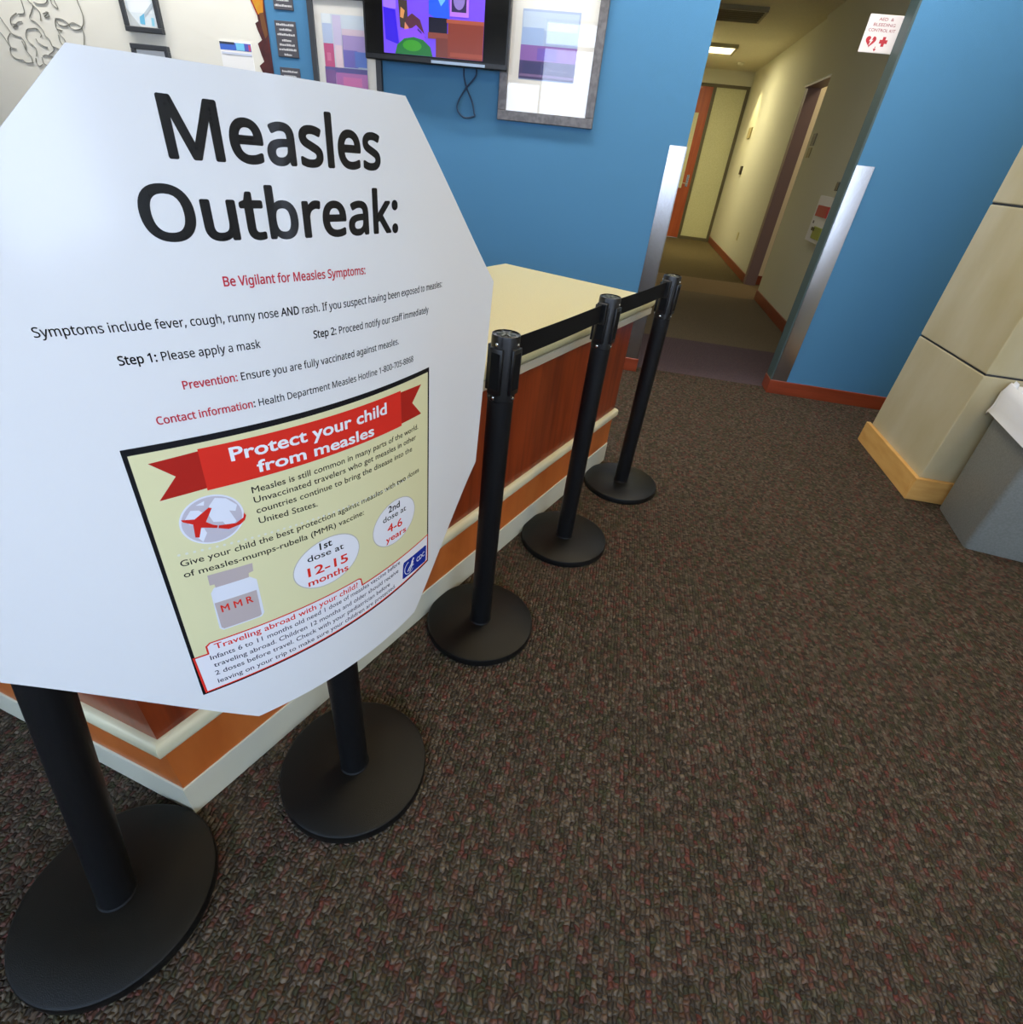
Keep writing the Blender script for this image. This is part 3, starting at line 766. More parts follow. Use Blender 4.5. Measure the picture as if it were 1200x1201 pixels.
# stone-clad column with maple base trim
bm = bmesh.new()
zs = [0.0, 0.686, 1.34, 2.0, CEIL]
for a, b_ in zip(zs, zs[1:]):
    box(bm, 1.487, 2.25, -1.367, -0.68, a + (0.004 if a else 0), b_ - 0.004, 0.006, 2)
col_o = room('wall_column', bm, M_STONE)
new_obj('seam', B(1.492, 2.245, -1.362, -0.685, 0.01, CEIL - 0.01), M_SEAM, col_o)
bm = B(1.462, 2.275, -1.392, -1.367, 0, 0.128, bev=0.004)
box(bm, 1.462, 1.487, -1.367, -0.655, 0, 0.128, 0.004)
room('baseboard_column', bm, M_MAPLE)

# ------------------------------------------------------------------ corridor end: door, sidelight, frame
M_DOORF = mat('bronze_door_frame', (92, 84, 58), 0.5)
M_DOOR = wood('orange_wood_door', (170, 82, 34), (150, 66, 24), 0.4, (8, 8, 0.8))
d = room('door_1', B(0.03, 0.905, 9.61, 9.655, 0.01, 2.67), M_DOOR)
new_obj('vision_panel', B(0.60, 0.735, 9.600, 9.612, 0.95, 2.25), mat('frosted_glass', (206, 204, 160), 0.35, noise=(60, (196, 194, 148), 0.4, 0.6)), d)
bm = B(0.80, 0.855, 9.595, 9.611, 0.98, 1.20, bev=0.005)
new_obj('escutcheon', bm, M_CHROME, d)
bm = tube(bmesh.new(), [(0.828, 9.60, 1.04), (0.828, 9.545, 1.04), (0.815, 9.54, 1.04), (0.73, 9.54, 1.045)], 0.011)
new_obj('handle', bm, M_CHROME, d, smooth=40)
bm = bmesh.new()
box(bm, 0.0, 1.60, 9.585, 9.68, 2.67, 2.72, 0.004)
box(bm, 0.905, 0.965, 9.585, 9.68, 0, 2.67, 0.004)
box(bm, 1.54, 1.60, 9.585, 9.68, 0, 2.67, 0.004)
box(bm, 0.0, 0.03, 9.585, 9.68, 0, 2.67, 0.004)
box(bm, 0.965, 1.54, 9.585, 9.68, 0, 0.06, 0.004)
room('trim_2', bm, M_DOORF)
room('window_4', B(0.965, 1.54, 9.62, 9.64, 0.06, 2.67), MATS['frosted_glass'])

# ------------------------------------------------------------------ corridor ceiling fixtures
def troffer(name, u0, u1, v0, v1, lit, label):
    e = empty(name, label, 'ceiling light', W((u0 + u1) / 2, (v0 + v1) / 2, CEIL - 0.03), RZ, 'corridor ceiling lights')
    hu, hv = (u1 - u0) / 2, (v1 - v0) / 2
    bm = bmesh.new()
    for a in ((-hu, hu, -hv, -hv + .03), (-hu, hu, hv - .03, hv), (-hu, -hu + .03, -hv + .03, hv - .03), (hu - .03, hu, -hv + .03, hv - .03)):
        box(bm, *a, -0.015, 0.03)
    new_obj('frame', bm, mat('fixture_frame', (150, 142, 110), 0.6), e)
    if lit:
        m = mat('lit_diffuser', (250, 245, 215), 0.6, emit=((255, 244, 205), 2.2))
        new_obj('diffuser', B(-hu + .03, hu - .03, -hv + .03, hv - .03, 0.0, 0.01), m, e)
    else:
        new_obj('reflector', B(-hu + .03, hu - .03, -hv + .03, hv - .03, 0.02, 0.03), mat('unlit_diffuser', (150, 138, 104), 0.6), e)
        n = 6
        for i in range(1, n):
            y = -hv + .03 + (2 * hv - .06) * i / n
            new_obj('louver_blade', B(-hu + .03, hu - .03, y - .006, y + .006, -0.01, 0.02), mat('louver_blade', (128, 118, 88), 0.5), e)


troffer('ceiling_light', -0.28, 0.9, 6.98, 7.70, True, 'lit rectangular ceiling light glowing near the corridor end')
troffer('ceiling_light', -0.28, 0.88, 4.58, 5.22, False, 'unlit louvered ceiling light nearer the lobby in the corridor')
sd = lathe(bmesh.new(), [(0.055, 0.03), (0.06, 0.01), (0.04, -0.01), (0.0, -0.012)], 24)
tag(new_obj('smoke_detector', sd, M_HALL, loc=W(1.18, 8.6, CEIL - 0.03)), 'small round smoke detector on the corridor ceiling', 'smoke detector')

# ------------------------------------------------------------------ corner guards
def guard(u0, u1, lip_right, label):
    e = B(u0, u1, -0.005, 0.0, 0.098, 1.452, bev=0.0015)
    if lip_right:
        box(e, u1, u1 + 0.005, -0.005, 0.06, 0.098, 1.452, 0.0015)
    else:
        box(e, u0 - 0.004, u0 + 0.001, -0.005, 0.02, 0.098, 1.452, 0.0015)
    for v in e.verts:
        v.co.x -= (u0 + u1) / 2
        v.co.z -= 0.098
    o = new_obj('corner_guard', e, M_STEEL, loc=W((u0 + u1) / 2, 0, 0.098), rz=RZ)
    tag(o, label, 'corner guard', 'steel corner guards at the corridor mouth')


guard(-0.105, 0.0, True, 'stainless steel corner guard on the blue wall left of the corridor opening')
guard(1.02, 1.122, False, 'stainless steel corner guard on the blue wall right of the corridor opening')

# ================================================================== RECEPTION COUNTER
ctr = empty('reception_counter', 'cherry wood reception counter with cream countertop and rounded cream edge rails', 'counter', (-0.667, 0.552, 0), R(-30.0))
# local: x to the right of the run (towards the queue), y along the run; origin at the near floor corner
CL = 2.268                       # length along the queue
ND = Vector((-0.954, 0.299))     # near short side direction in world
a30 = R(30)
ndl = Vector((ND.x * math.cos(a30) - ND.y * math.sin(a30), ND.x * math.sin(a30) + ND.y * math.cos(a30)))
NL = 0.95                        # length of the near end


def cpl(off, end=0.0):
    """outline of the counter grown outwards by off"""
    # near end outward normal
    n = Vector((ndl.y, -ndl.x))
    if n.y > 0:
        n = -n
    # corner: intersection of x=off with near line shifted by off
    # near line: point p = n*off + t*ndl
    t = (off - n.x * off) / ndl.x
    near = (off, n.y * off + t * ndl.y)
    far = (off, CL + end)
    p2 = n * off + ndl * NL
    return [near, far, (p2.x, CL + end), (p2.x, p2.y)]


def prism(pl, z0, z1, bev=0.0, seg=3):
    bm = bmesh.new()
    lo = [bm.verts.new((x, y, z0)) for x, y in pl]
    hi = [bm.verts.new((x, y, z1)) for x, y in pl]
    n = len(pl)
    bm.faces.new(lo[::-1])
    bm.faces.new(hi)
    for i in range(n):
        bm.faces.new((lo[i], lo[(i + 1) % n], hi[(i + 1) % n], hi[i]))
    if bev:
        es = [e for e in bm.edges if abs(e.verts[0].co.z - e.verts[1].co.z) < 1e-6]
        bmesh.ops.bevel(bm, geom=es, offset=bev, segments=seg, affect='EDGES', profile=0.5)
    return bm


new_obj('kickboard', prism(cpl(0.004), 0.0, 0.110, 0.003), M_KICK, ctr)
new_obj('lower_panel', prism(cpl(0.0), 0.110, 0.262), M_ORANGE, ctr)
new_obj('chair_rail', prism(cpl(0.018, 0.018), 0.259, 0.306, 0.016, 4), M_NOSE, ctr, smooth=30)
new_obj('upper_panel', prism(cpl(0.0), 0.306, 0.785), M_CHERRY, ctr)
new_obj('countertop_apron', prism(cpl(0.060, 0.038), 0.783, 0.812, 0.004), mat('grey_laminate_edge', (188, 178, 156), 0.35), ctr)
# countertop ends 0.83 m wide at the far end
ct = [cpl(0.066)[0], (0.066, CL + 0.045), (-0.77, CL + 0.045), (-0.78, 0.30)]
new_obj('countertop', prism(ct, 0.812, 0.860, 0.020, 5), M_LAM, ctr, smooth=30)

# ================================================================== STANCHIONS
POST = dict(A=(-0.721, 0.373, 0.0754, 0.1254), B=(-0.330, 0.696, 0.012, -0.006), C=(-0.066, 1.237, 0.008, 0.004),
            D=(0.233, 1.763, 0.006, 0.002), E=(0.532, 2.273, 0.004, -0.004))
ROW = 30.0


def slot_bm(ang):
    """belt cassette face plate on the head at local angle"""
    bm = bmesh.new()
    box(bm, 0.030, 0.0385, -0.0185, 0.0185, 0.852, 0.966, 0.002)
    bmesh.ops.rotate(bm, verts=bm.verts, cent=(0, 0, 0), matrix=Matrix.Rotation(ang, 3, 'Z'))
    return bm


def opening_bm(ang):
    bm = bmesh.new()
    box(bm, 0.0385, 0.0390, -0.0125, 0.0125, 0.866, 0.955)
    bmesh.ops.rotate(bm, verts=bm.verts, cent=(0, 0, 0), matrix=Matrix.Rotation(ang, 3, 'Z'))
    return bm


def screw_bm(ang, z):
    bm = lathe(bmesh.new(), [(0.0042, -0.004), (0.0042, 0.0015), (0.0, 0.0035)], 12)
    bmesh.ops.rotate(bm, verts=bm.verts, cent=(0, 0, 0), matrix=Matrix.Rotation(R(90), 3, 'Y'))
    bmesh.ops.translate(bm, verts=bm.verts, vec=(0.0353, 0.0, z))
    bmesh.ops.rotate(bm, verts=bm.verts, cent=(0, 0, 0), matrix=Matrix.Rotation(ang, 3, 'Z'))
    return bm


def lean(bm, lx, ly, z0=0.03):
    """shear of the post about its foot, in the stanchion's own (row-aligned) axes"""
    for v in bm.verts:
        h = v.co.z - z0
        v.co.x += lx * h
        v.co.y += ly * h
    return bm


def stanchion(key, label):
    x, y, lx, ly = POST[key]
    e = empty('stanchion', label, 'stanchion', (x, y, 0), R(90 - ROW), 'black belt stanchions beside the counter')
    c_, s_ = math.cos(R(-(90 - ROW))), math.sin(R(-(90 - ROW)))
    l2 = (lx * c_ - ly * s_, lx * s_ + ly * c_)
    base = [(0.0, 0.0), (0.176, 0.0), (0.18, 0.004), (0.18, 0.022), (0.178, 0.027), (0.173, 0.030), (0.06, 0.0325), (0.0, 0.0325)]
    new_obj('base', lathe(bmesh.new(), base, 72), M_BASE, e, smooth=35)
    new_obj('post', lean(lathe(bmesh.new(), [(0.036, 0.031), (0.036, 0.034), (0.0335, 0.037), (0.0335, 0.832)], 40), *l2), M_BLACK, e, smooth=35)
    head = new_obj('head', lean(lathe(bmesh.new(), [(0.0335, 0.832), (0.0350, 0.834), (0.0350, 0.988), (0.0338, 0.994), (0.031, 0.995), (0.031, 0.992), (0.0, 0.992)], 40), *l2), M_PLASTIC, e, smooth=35)
    cap = bmesh.new()
    for k in range(3):
        b = B(-0.022, 0.022, -0.0025, 0.0025, 0.991, 0.9945)
        bmesh.ops.rotate(b, verts=b.verts, cent=(0, 0, 0), matrix=Matrix.Rotation(R(60 * k), 3, 'Z'))
        me = bpy.data.meshes.new('tmp'); b.to_mesh(me); b.free(); cap.from_mesh(me); bpy.data.meshes.remove(me)
    new_obj('cap_rib', lean(cap, *l2), mat('worn_cap_rib', (92, 96, 86), 0.4), head)
    for k in range(4):
        pl = new_obj('belt_slot', lean(slot_bm(k * math.pi / 2), *l2), M_PLASTIC, e, smooth=35)
        new_obj('slot_opening', lean(opening_bm(k * math.pi / 2), *l2), M_BELT, pl)
        for z in (0.975, 0.842):
            new_obj('screw', lean(screw_bm(k * math.pi / 2, z), *l2), M_CHROME, pl, smooth=35)
    return e


def belt(e, k0, k1):
    x0, y0 = POST[k0][0] + POST[k0][2] * .9, POST[k0][1] + POST[k0][3] * .9
    x1, y1 = POST[k1][0] + POST[k1][2] * .9, POST[k1][1] + POST[k1][3] * .9
    a = Vector((x0, y0, 0)); b = Vector((x1, y1, 0))
    d = (b - a).normalized()
    a += d * 0.038
    b -= d * 0.044
    n = Vector((-d.y, d.x, 0))
    bm = bmesh.new()
    rows = []
    for i in range(13):
        t_ = i / 12
        p = a.lerp(b, t_)
        sag = -0.002 * math.sin(math.pi * t_)
        rows.append([bm.verts.new(p + n * o + Vector((0, 0, z + sag))) for z, o in ((0.922, -.001), (0.976, -.001), (0.976, .001), (0.922, .001))])
    for r0, r1 in zip(rows, rows[1:]):
        for k in range(4):
            bm.faces.new((r0[k], r0[(k + 1) % 4], r1[(k + 1) % 4], r1[k]))
    bm.faces.new(rows[0][::-1])
    bm.faces.new(rows[-1])
    inv = (Matrix.Translation(e.location) @ Matrix.Rotation(e.rotation_euler.z, 4, 'Z')).inverted()
    bmesh.ops.transform(bm, matrix=inv, verts=bm.verts)
    bl = new_obj('belt', bm, M_BELT, e)
    # belt end clip sitting in the far post
    q = b + d * 0.004
    cb = B(-0.012, 0.006, -0.017, 0.017, 0.917, 0.981, bev=0.003)
    bmesh.ops.rotate(cb, verts=cb.verts, cent=(0, 0, 0), matrix=Matrix.Rotation(math.atan2(d.y, d.x), 3, 'Z'))
    bmesh.ops.translate(cb, verts=cb.verts, vec=(q.x - d.x * .006, q.y - d.y * .006, 0))
    bmesh.ops.transform(cb, matrix=inv, verts=cb.verts)
    new_obj('belt_clip', cb, M_PLASTIC, bl)


stanchion('A', 'black stanchion leaning behind the left side of the octagonal sign, nearest the camera')
stanchion('B', 'black stanchion standing behind the bottom edge of the octagonal sign')
eC = stanchion('C', 'black stanchion just right of the octagonal sign, first fully visible post in the queue')
eD = stanchion('D', 'black stanchion in the middle of the three posts beside the counter')
stanchion('E', 'black stanchion at the far counter end, nearest the corridor')
belt(eC, 'C', 'D')
belt(eD, 'D', 'E')

# ================================================================== MEASLES SIGN
SQ = dict(c=(-0.29108, 0.69297, 0.91523), yaw=0.94788, tilt=-0.00568, roll=-0.00247, k0=1.21272, k1=-0.23323, k2=-3.39283, kt=-0.2299)
KS = 0.958                         # keeps the board just in front of the post
_X = np.array([math.cos(SQ['yaw']), math.sin(SQ['yaw']), 0])
_N = np.array([math.sin(SQ['yaw']), -math.cos(SQ['yaw']), 0])
_Z = np.array([0, 0, 1.0])
_Z2 = math.cos(SQ['tilt']) * _Z - math.sin(SQ['tilt']) * _N
_N2 = math.cos(SQ['tilt']) * _N + math.sin(SQ['tilt']) * _Z
_X3 = math.cos(SQ['roll']) * _X + math.sin(SQ['roll']) * _Z2
_Z3 = -math.sin(SQ['roll']) * _X + math.cos(SQ['roll']) * _Z2
_CAMP = np.array([0, 0, CAM_H])
_U = (np.arange(60) + .5) / 60


def sheet(bm, org):
    """bend a flat drawing (s, t, height above the sheet) onto the curved board"""
    if not bm.verts:
        return bm
    co = np.array([v.co[:] for v in bm.verts])
    s, t_, h = co[:, 0], co[:, 1], co[:, 2]
    ss = s[:, None] * _U
    kk = SQ['k0'] * (1 + SQ['kt'] * t_)
    th = kk[:, None] * ss + SQ['k1'] * ss ** 2 + SQ['k2'] * ss ** 3
    lx = s * np.cos(th).mean(1)
    d = -s * np.sin(th).mean(1)
    te = kk * s + SQ['k1'] * s ** 2 + SQ['k2'] * s ** 3
    nrm = np.sin(te)[:, None] * _X3 + np.cos(te)[:, None] * _N2
    P = np.array(SQ['c']) + lx[:, None] * _X3 + t_[:, None] * _Z3 + d[:, None] * _N2
    P = _CAMP + (P - _CAMP) * KS + nrm * h[:, None]
    P -= np.array(org)
    for v, p in zip(bm.verts, P):
        v.co = Vector(p)
    return bm


ORG = (-0.287, 0.683, 0.437)
sign = empty('measles_sign', 'large white octagonal measles outbreak sign bent around the front stanchions', 'sign', ORG)
OCT = [(-0.188, 0.476), (0.181, 0.481), (0.462, 0.218), (0.459, -0.199), (0.188, -0.4825), (-0.200, -0.4776), (-0.4685, -0.1955), (-0.460, 0.206)]
STEP = 0.012
bm = poly(OCT, 0.0)
slice_x(bm, STEP)
g = bmesh.ops.extrude_face_region(bm, geom=bm.faces[:])
for v in g['geom']:
    if isinstance(v, bmesh.types.BMVert):
        v.co.z = -0.003
new_obj('board', sheet(bm, ORG), M_SIGN, sign, smooth=50)

H1 = 0.0003


def sline(name, segs, p0, p1, cap, parent, mats, z=H1, bold=0.017, cut=None):
    fnt = 'sign' if parent is sign else 'poster'
    return new_obj(name, sheet(text_line(segs, p0, p1, cap, z, bold, cut, fnt), ORG), mats, parent)


KR = [M_INK, M_INKRED]
sline('heading_text', [('Measles', 1, 0)], (-0.1306, 0.401), (0.1297, 0.4005), 0.0475, sign, M_INK, bold=0.021, cut=STEP)
sline('heading_text', [('Outbreak:', 1, 0)], (-0.1689, 0.3285), (0.1605, 0.3265), 0.0475, sign, M_INK, bold=0.021, cut=STEP)
sline('body_text', [('Be Vigilant for Measles Symptoms:', 1, 1)], (-0.105, 0.2795), (0.0914, 0.2765), 0.0102, sign, KR)
sline('body_text', [('Symptoms include fever, cough, runny nose ', 0, 0), ('AND', 1, 0), (' rash. If you suspect having been exposed to measles:', 0, 0)], (-0.2865, 0.242), (0.2746, 0.2345), 0.0098, sign, KR)
sline('body_text', [('Step 1:', 1, 0), (' Please apply a mask', 0, 0)], (-0.2267, 0.2055), (-0.0767, 0.2045), 0.0100, sign, KR)
sline('body_text', [('Step 2:', 1, 0), (' Proceed notify our staff immediately', 0, 0)], (-0.0033, 0.2045), (0.2351, 0.1995), 0.0098, sign, KR)
sline('body_text', [('Prevention:', 1, 1), (' Ensure you are fully vaccinated against measles.', 0, 0)], (-0.1732, 0.1686), (0.155, 0.1645), 0.0099, sign, KR)
sline('body_text', [('Contact information', 1, 1), (':', 1, 0), (' Health Department Measles Hotline 1-800-705-8868', 0, 0)], (-0.21, 0.1304), (0.1916, 0.1265), 0.0098, sign, KR)


def shape(name, polys, z, m, parent, th=None):
    bm = bmesh.new()
    for p in polys:
        poly(p, z, bm)
    slice_x(bm, STEP)
    return new_obj(name, sheet(bm, ORG), m, parent, smooth=60)


def pm(name, c):
    return mat('print_' + name, c, 0.25)


# yellow poster printed in the lower half
poster = shape('poster', [[(-0.2546, 0.1063), (0.2394, 0.1035), (0.2441, -0.3622), (-0.2683, -0.3612)]], 0.0002, pm('black', (24, 26, 30)), sign)
shape('poster_ground', [[(-0.2495, 0.0972), (0.2348, 0.0955), (0.2396, -0.3572), (-0.2632, -0.3572)]], 0.0004, pm('pale_yellow', (226, 221, 174)), poster)
RED, DRED, RUST = pm('red', (222, 50, 38)), pm('dark_red', (176, 38, 30)), pm('shadow_grey', (190, 176, 172))
for tail in ([(-0.1738, 0.0862), (-0.2325, 0.0825), (-0.2086, 0.0575), (-0.2339, 0.0275), (-0.1762, 0.0300)],
             [(0.1540, 0.0818), (0.2141, 0.0790), (0.1875, 0.0518), (0.2142, 0.0217), (0.1545, 0.0228)]):
    shape('ribbon_tail', [tail], 0.0006, DRED, poster)
shape('ribbon', [[(-0.1770, 0.0890), (-0.1785, 0.0265), (0.1565, 0.0190), (0.1560, 0.0848)]], 0.0008, RED, poster)
WT = pm('white', (238, 238, 240))
sline('title_text', [('Protect your child', 1, 0)], (-0.1419, 0.0610), (0.1199, 0.0555), 0.0195, poster, WT, 0.0010, 0.022)
sline('title_text', [('from measles', 1, 0)], (-0.1116, 0.0335), (0.0887, 0.0265), 0.0180, poster, WT, 0.0010, 0.022)
TXT = pm('text_black', (34, 34, 36))
for body, a, b_, cp in (('Measles is still common in many parts of the world.', (-0.1251, 0.0025), (0.2041, -0.0055), 0.0105),
                        ('Unvaccinated travelers who get measles in other', (-0.1253, -0.0145), (0.1972, -0.0245), 0.0105),
                        ('countries continue to bring the disease into the', (-0.1251, -0.0330), (0.185, -0.0445), 0.0105),
                        ('United States.', (-0.1248, -0.0515), (-0.033, -0.0590), 0.0108)):
    sline('paragraph_text', [(body, 0, 0)], a, b_, cp, poster, TXT, 0.0006)
sline('paragraph_text', [('Give your child the best protection against measles with ', 0, 0), ('two', 1, 0), (' doses', 0, 0)], (-0.236, -0.0848), (0.2064, -0.1005), 0.0108, poster, TXT, 0.0006)
sline('paragraph_text', [('of measles-mumps-rubella (MMR) vaccine:', 0, 0)], (-0.2367, -0.1052), (0.0535, -0.1188), 0.0108, poster, TXT, 0.0006)
# dotted divider
dots = [[(x0 + .0022 * math.cos(q), -0.0640 - (x0 + .234) * .086 + .0022 * math.sin(q)) for q in [i * math.pi / 3 for i in range(6)]] for x0 in [-0.234 + i * .0095 for i in range(44)]]
o = shape('dotted_line', dots, 0.0006, pm('dot', (226, 226, 212)), poster)
# globe with plane
GC = (-0.1822, -0.0212)
GR, GW = pm('globe_grey', (196, 190, 200)), pm('globe_white', (228, 230, 240))
shape('globe', [ellipse(GC[0], GC[1], 0.0405, 0.0400)], 0.0006, GW, poster)
shape('globe_sea', [ellipse(GC[0], GC[1], 0.0378, 0.0375)], 0.0007, GR, poster)
gx = lambda L: [(GC[0] + a * .0378, GC[1] + b_ * .0375) for a, b_ in L]
shape('globe_land', [gx([(-.85, .3), (-.6, .62), (-.35, .55), (-.2, .35), (-.45, .22), (-.55, -.05), (-.75, .05)]),
                     gx([(.0, .62), (.25, .9), (.6, .75), (.9, .35), (.8, .1), (.6, .2), (.75, -.35), (.45, -.62), (.3, -.2), (.0, -.1), (-.08, .2)]),
                     gx([(-.4, .78), (-.1, .88), (-.15, .7)]), gx([(-.62, -.2), (-.35, -.25), (-.3, -.5), (-.5, -.85), (-.65, -.55)])], 0.0008, GW, poster)
shape('airplane', [[(-0.2187, -0.0085), (-0.2032, -0.0127), (-0.1832, 0.0000), (-0.1795, -0.0020), (-0.1910, -0.0215), (-0.1839, -0.0290), (-0.1784, -0.0325), (-0.1800, -0.0365), (-0.1920, -0.0312),
                    (-0.1985, -0.0285), (-0.2040, -0.0440), (-0.2087, -0.0420), (-0.2066, -0.0205), (-0.2171, -0.0125)],
                   [(-0.1770, -0.0330), (-0.1554, -0.0375), (-0.1443, -0.0320), (-0.1418, -0.0240), (-0.1400, -0.0300), (-0.1430, -0.0370), (-0.1500, -0.0420), (-0.1661, -0.0440), (-0.1785, -0.0375)]], 0.0010, pm('plane_red', (212, 44, 36)), poster)
# dose circles
for c_, r_, lines in (((-0.0275, -0.1790), (0.0640, 0.0500), [(('1st', 1, 0), (-0.0404, -0.1468), (-0.0169, -0.1478), .0140, TXT), (('dose at', 0, 0), (-0.0645, -0.1610), (0.0043, -0.1675), .0125, TXT),
                                                             (('12-15', 1, 0), (-0.0676, -0.1925), (0.0105, -0.2010), .0185, RED), (('months', 1, 0), (-0.0699, -0.2137), (0.0090, -0.2213), .0140, RED)]),
                      ((0.1307, -0.1790), (0.0600, 0.0500), [(('2nd', 1, 0), (0.1124, -0.1483), (0.1447, -0.1500), .0140, TXT), (('dose at', 0, 0), (0.0970, -0.1641), (0.1629, -0.1685), .0125, TXT),
                                                             (('4-6', 1, 0), (0.1075, -0.1938), (0.1504, -0.1981), .0185, RED), (('years', 1, 0), (0.1019, -0.2158), (0.1613, -0.2210), .0140, RED)])):
    shape('dose_circle_rim', [ellipse(c_[0], c_[1], r_[0] + .0012, r_[1] + .0012)], 0.0006, pm('rim_grey', (190, 186, 178)), poster)
    shape('dose_circle', [ellipse(c_[0], c_[1], r_[0] - .0005, r_[1] - .0005)], 0.0007, pm('circle_white', (234, 234, 240)), poster)
    for sg, a, b_, cp, mm in lines:
        sline('dose_text', [sg], a, b_, cp, poster, mm, 0.0009)
# vaccine bottle
BG = pm('bottle_grey', (190, 176, 174))
shape('bottle_outline', [[(-0.2120, -0.1490), (-0.2060, -0.1400), (-0.1560, -0.1420), (-0.1470, -0.1520), (-0.1480, -0.2260), (-0.1530, -0.2325), (-0.2110, -0.2300), (-0.2155, -0.2240)]], 0.0006, pm('bottle_white', (226, 228, 236)), poster)
shape('bottle_cap', [[(-0.2094, -0.1136), (-0.1475, -0.1178), (-0.1490, -0.1335), (-0.1560, -0.1345), (-0.1570, -0.1425), (-0.2040, -0.1405), (-0.2040, -0.1340), (-0.2103, -0.1330)]], 0.0008, BG, poster)
shape('bottle_label', [[(-0.2115, -0.1699), (-0.1512, -0.1730), (-0.1525, -0.2275), (-0.1560, -0.2300), (-0.2095, -0.2275), (-0.2125, -0.2230)]], 0.0008, BG, poster)
sline('bottle_text', [('M M R', 1, 0)], (-0.2055, -0.1925), (-0.1593, -0.1945), 0.0140, poster, RED, 0.0010)
# travel advice box
shape('advice_box_border', [[(-0.2635, -0.2680), (-0.2425, -0.2685), (-0.2420, -0.2520), (-0.2350, -0.2465), (0.0290, -0.2570), (0.0350, -0.2610), (0.0372, -0.2770), (0.2406, -0.2805), (0.2398, -0.3578), (-0.2640, -0.3578)]], 0.0006, RED, poster)
shape('advice_box', [[(-0.2605, -0.2710), (-0.2400, -0.2715), (-0.2395, -0.2540), (-0.2340, -0.2490), (0.0280, -0.2595), (0.0325, -0.2625), (0.0345, -0.2800), (0.2382, -0.2832), (0.2375, -0.3545), (-0.2605, -0.3548)]], 0.0007, pm('box_white', (236, 234, 238)), poster)
sline('advice_text', [('Traveling abroad with your child?', 1, 0)], (-0.2304, -0.2650), (0.0254, -0.2765), 0.0125, poster, RED, 0.0009, 0.012)
for body, a, b_ in (('Infants 6 to 11 months old need 1 dose of measles vaccine before', (-0.2409, -0.2857), (0.1394, -0.2945)),
                    ('traveling abroad. Children 12 months and older should receive', (-0.2397, -0.3047), (0.1334, -0.3139)),
                    ('2 doses before travel. Check with your pediatrician before', (-0.2416, -0.3242), (0.1063, -0.3317)),
                    ('leaving on your trip to make sure your children are protected.', (-0.2417, -0.3450), (0.1226, -0.3491))):
    sline('advice_text', [(body, 0, 0)], a, b_, 0.0105, poster, pm('text_navy', (40, 40, 62)), 0.0009)
shape('agency_logo', [[(0.1492, -0.3060), (0.1520, -0.3007), (0.2300, -0.3060), (0.2343, -0.3095), (0.2331, -0.3500), (0.2300, -0.3535), (0.1500, -0.3455), (0.1460, -0.3430)]], 0.0009, pm('logo_blue', (26, 48, 150)), poster)
LW = pm('logo_white', (220, 226, 240))
sline('logo_text', [('CDC', 1, 0)], (0.1960, -0.3310), (0.2275, -0.3330), 0.0120, poster, LW, 0.0011)
# eagle strokes and ring of the logo
def stroke(pts, w):
    p = [Vector((a, b_, 0)) for a, b_ in pts]
    L_, R_ = [], []
    for i in range(len(p)):
        dd = (p[min(i + 1, len(p) - 1)] - p[max(i - 1, 0)]).normalized()
        n = Vector((-dd.y, dd.x, 0))
        ww = w * (1 - .5 * i / len(p))
        L_.append((p[i] + n * ww)[:2]); R_.append((p[i] - n * ww)[:2])
    return L_ + R_[::-1]


ring = [(0.1700 + .0165 * math.cos(q), -0.3260 + .0165 * math.sin(q)) for q in [R(100 + i * 20) for i in range(12)]]
shape('logo_emblem', [stroke(ring, .0012), stroke([(0.1860, -0.3100), (0.1800, -0.3160), (0.1770, -0.3230), (0.1690, -0.3290), (0.1640, -0.3350)], .0030),
                      stroke([(0.1830, -0.3180), (0.1800, -0.3260), (0.1740, -0.3340), (0.1700, -0.3390)], .0022),
                      stroke([(0.1740, -0.3240), (0.1820, -0.3290), (0.1860, -0.3280)], .0014)], 0.0011, LW, poster)

# ================================================================== THINGS ON THE BACK WALL
def wallroot(name, label, cat, u, z, group=None, v=0.0):
    return empty(name, label, cat, W(u, v, z), RZ, group)


def rel(bm, u, z, v=0.0):
    bmesh.ops.translate(bm, verts=bm.verts, vec=(-u, -v, -z))
    return bm


def drawing(name, items, parent, u, z, d0, layer=0.0004, rough=0.5, emit=0.0, pre=''):
    """items: [(colour, polygon in (u, z))] painted one over another on a flat sheet"""
    bm = bmesh.new()
    ms = []
    for i, (c, p) in enumerate(items):
        key = 'paint_%d_%d_%d' % c + ('_e' if emit else '')
        m = mat(key, c, rough, emit=(c, emit) if emit else None)
        if m not in ms:
            ms.append(m)
        poly(p, i * layer, bm, ms.index(m))
    flat_to_wall(bm, d0)
    return new_obj(name, rel(bm, u, z), ms, parent)


def rect(u0, u1, z0, z1):
    return [(u0, z0), (u1, z0), (u1, z1), (u0, z1)]


def framebm(u0, u1, z0, z1, w, d0, d1, bev=0.003):
    bm = bmesh.new()
    box(bm, u0, u1, -d1, -d0, z0, z0 + w, bev)
    box(bm, u0, u1, -d1, -d0, z1 - w, z1, bev)
    box(bm, u0, u0 + w, -d1, -d0, z0 + w, z1 - w, bev)
    box(bm, u1 - w, u1, -d1, -d0, z0 + w, z1 - w, bev)
    return bm


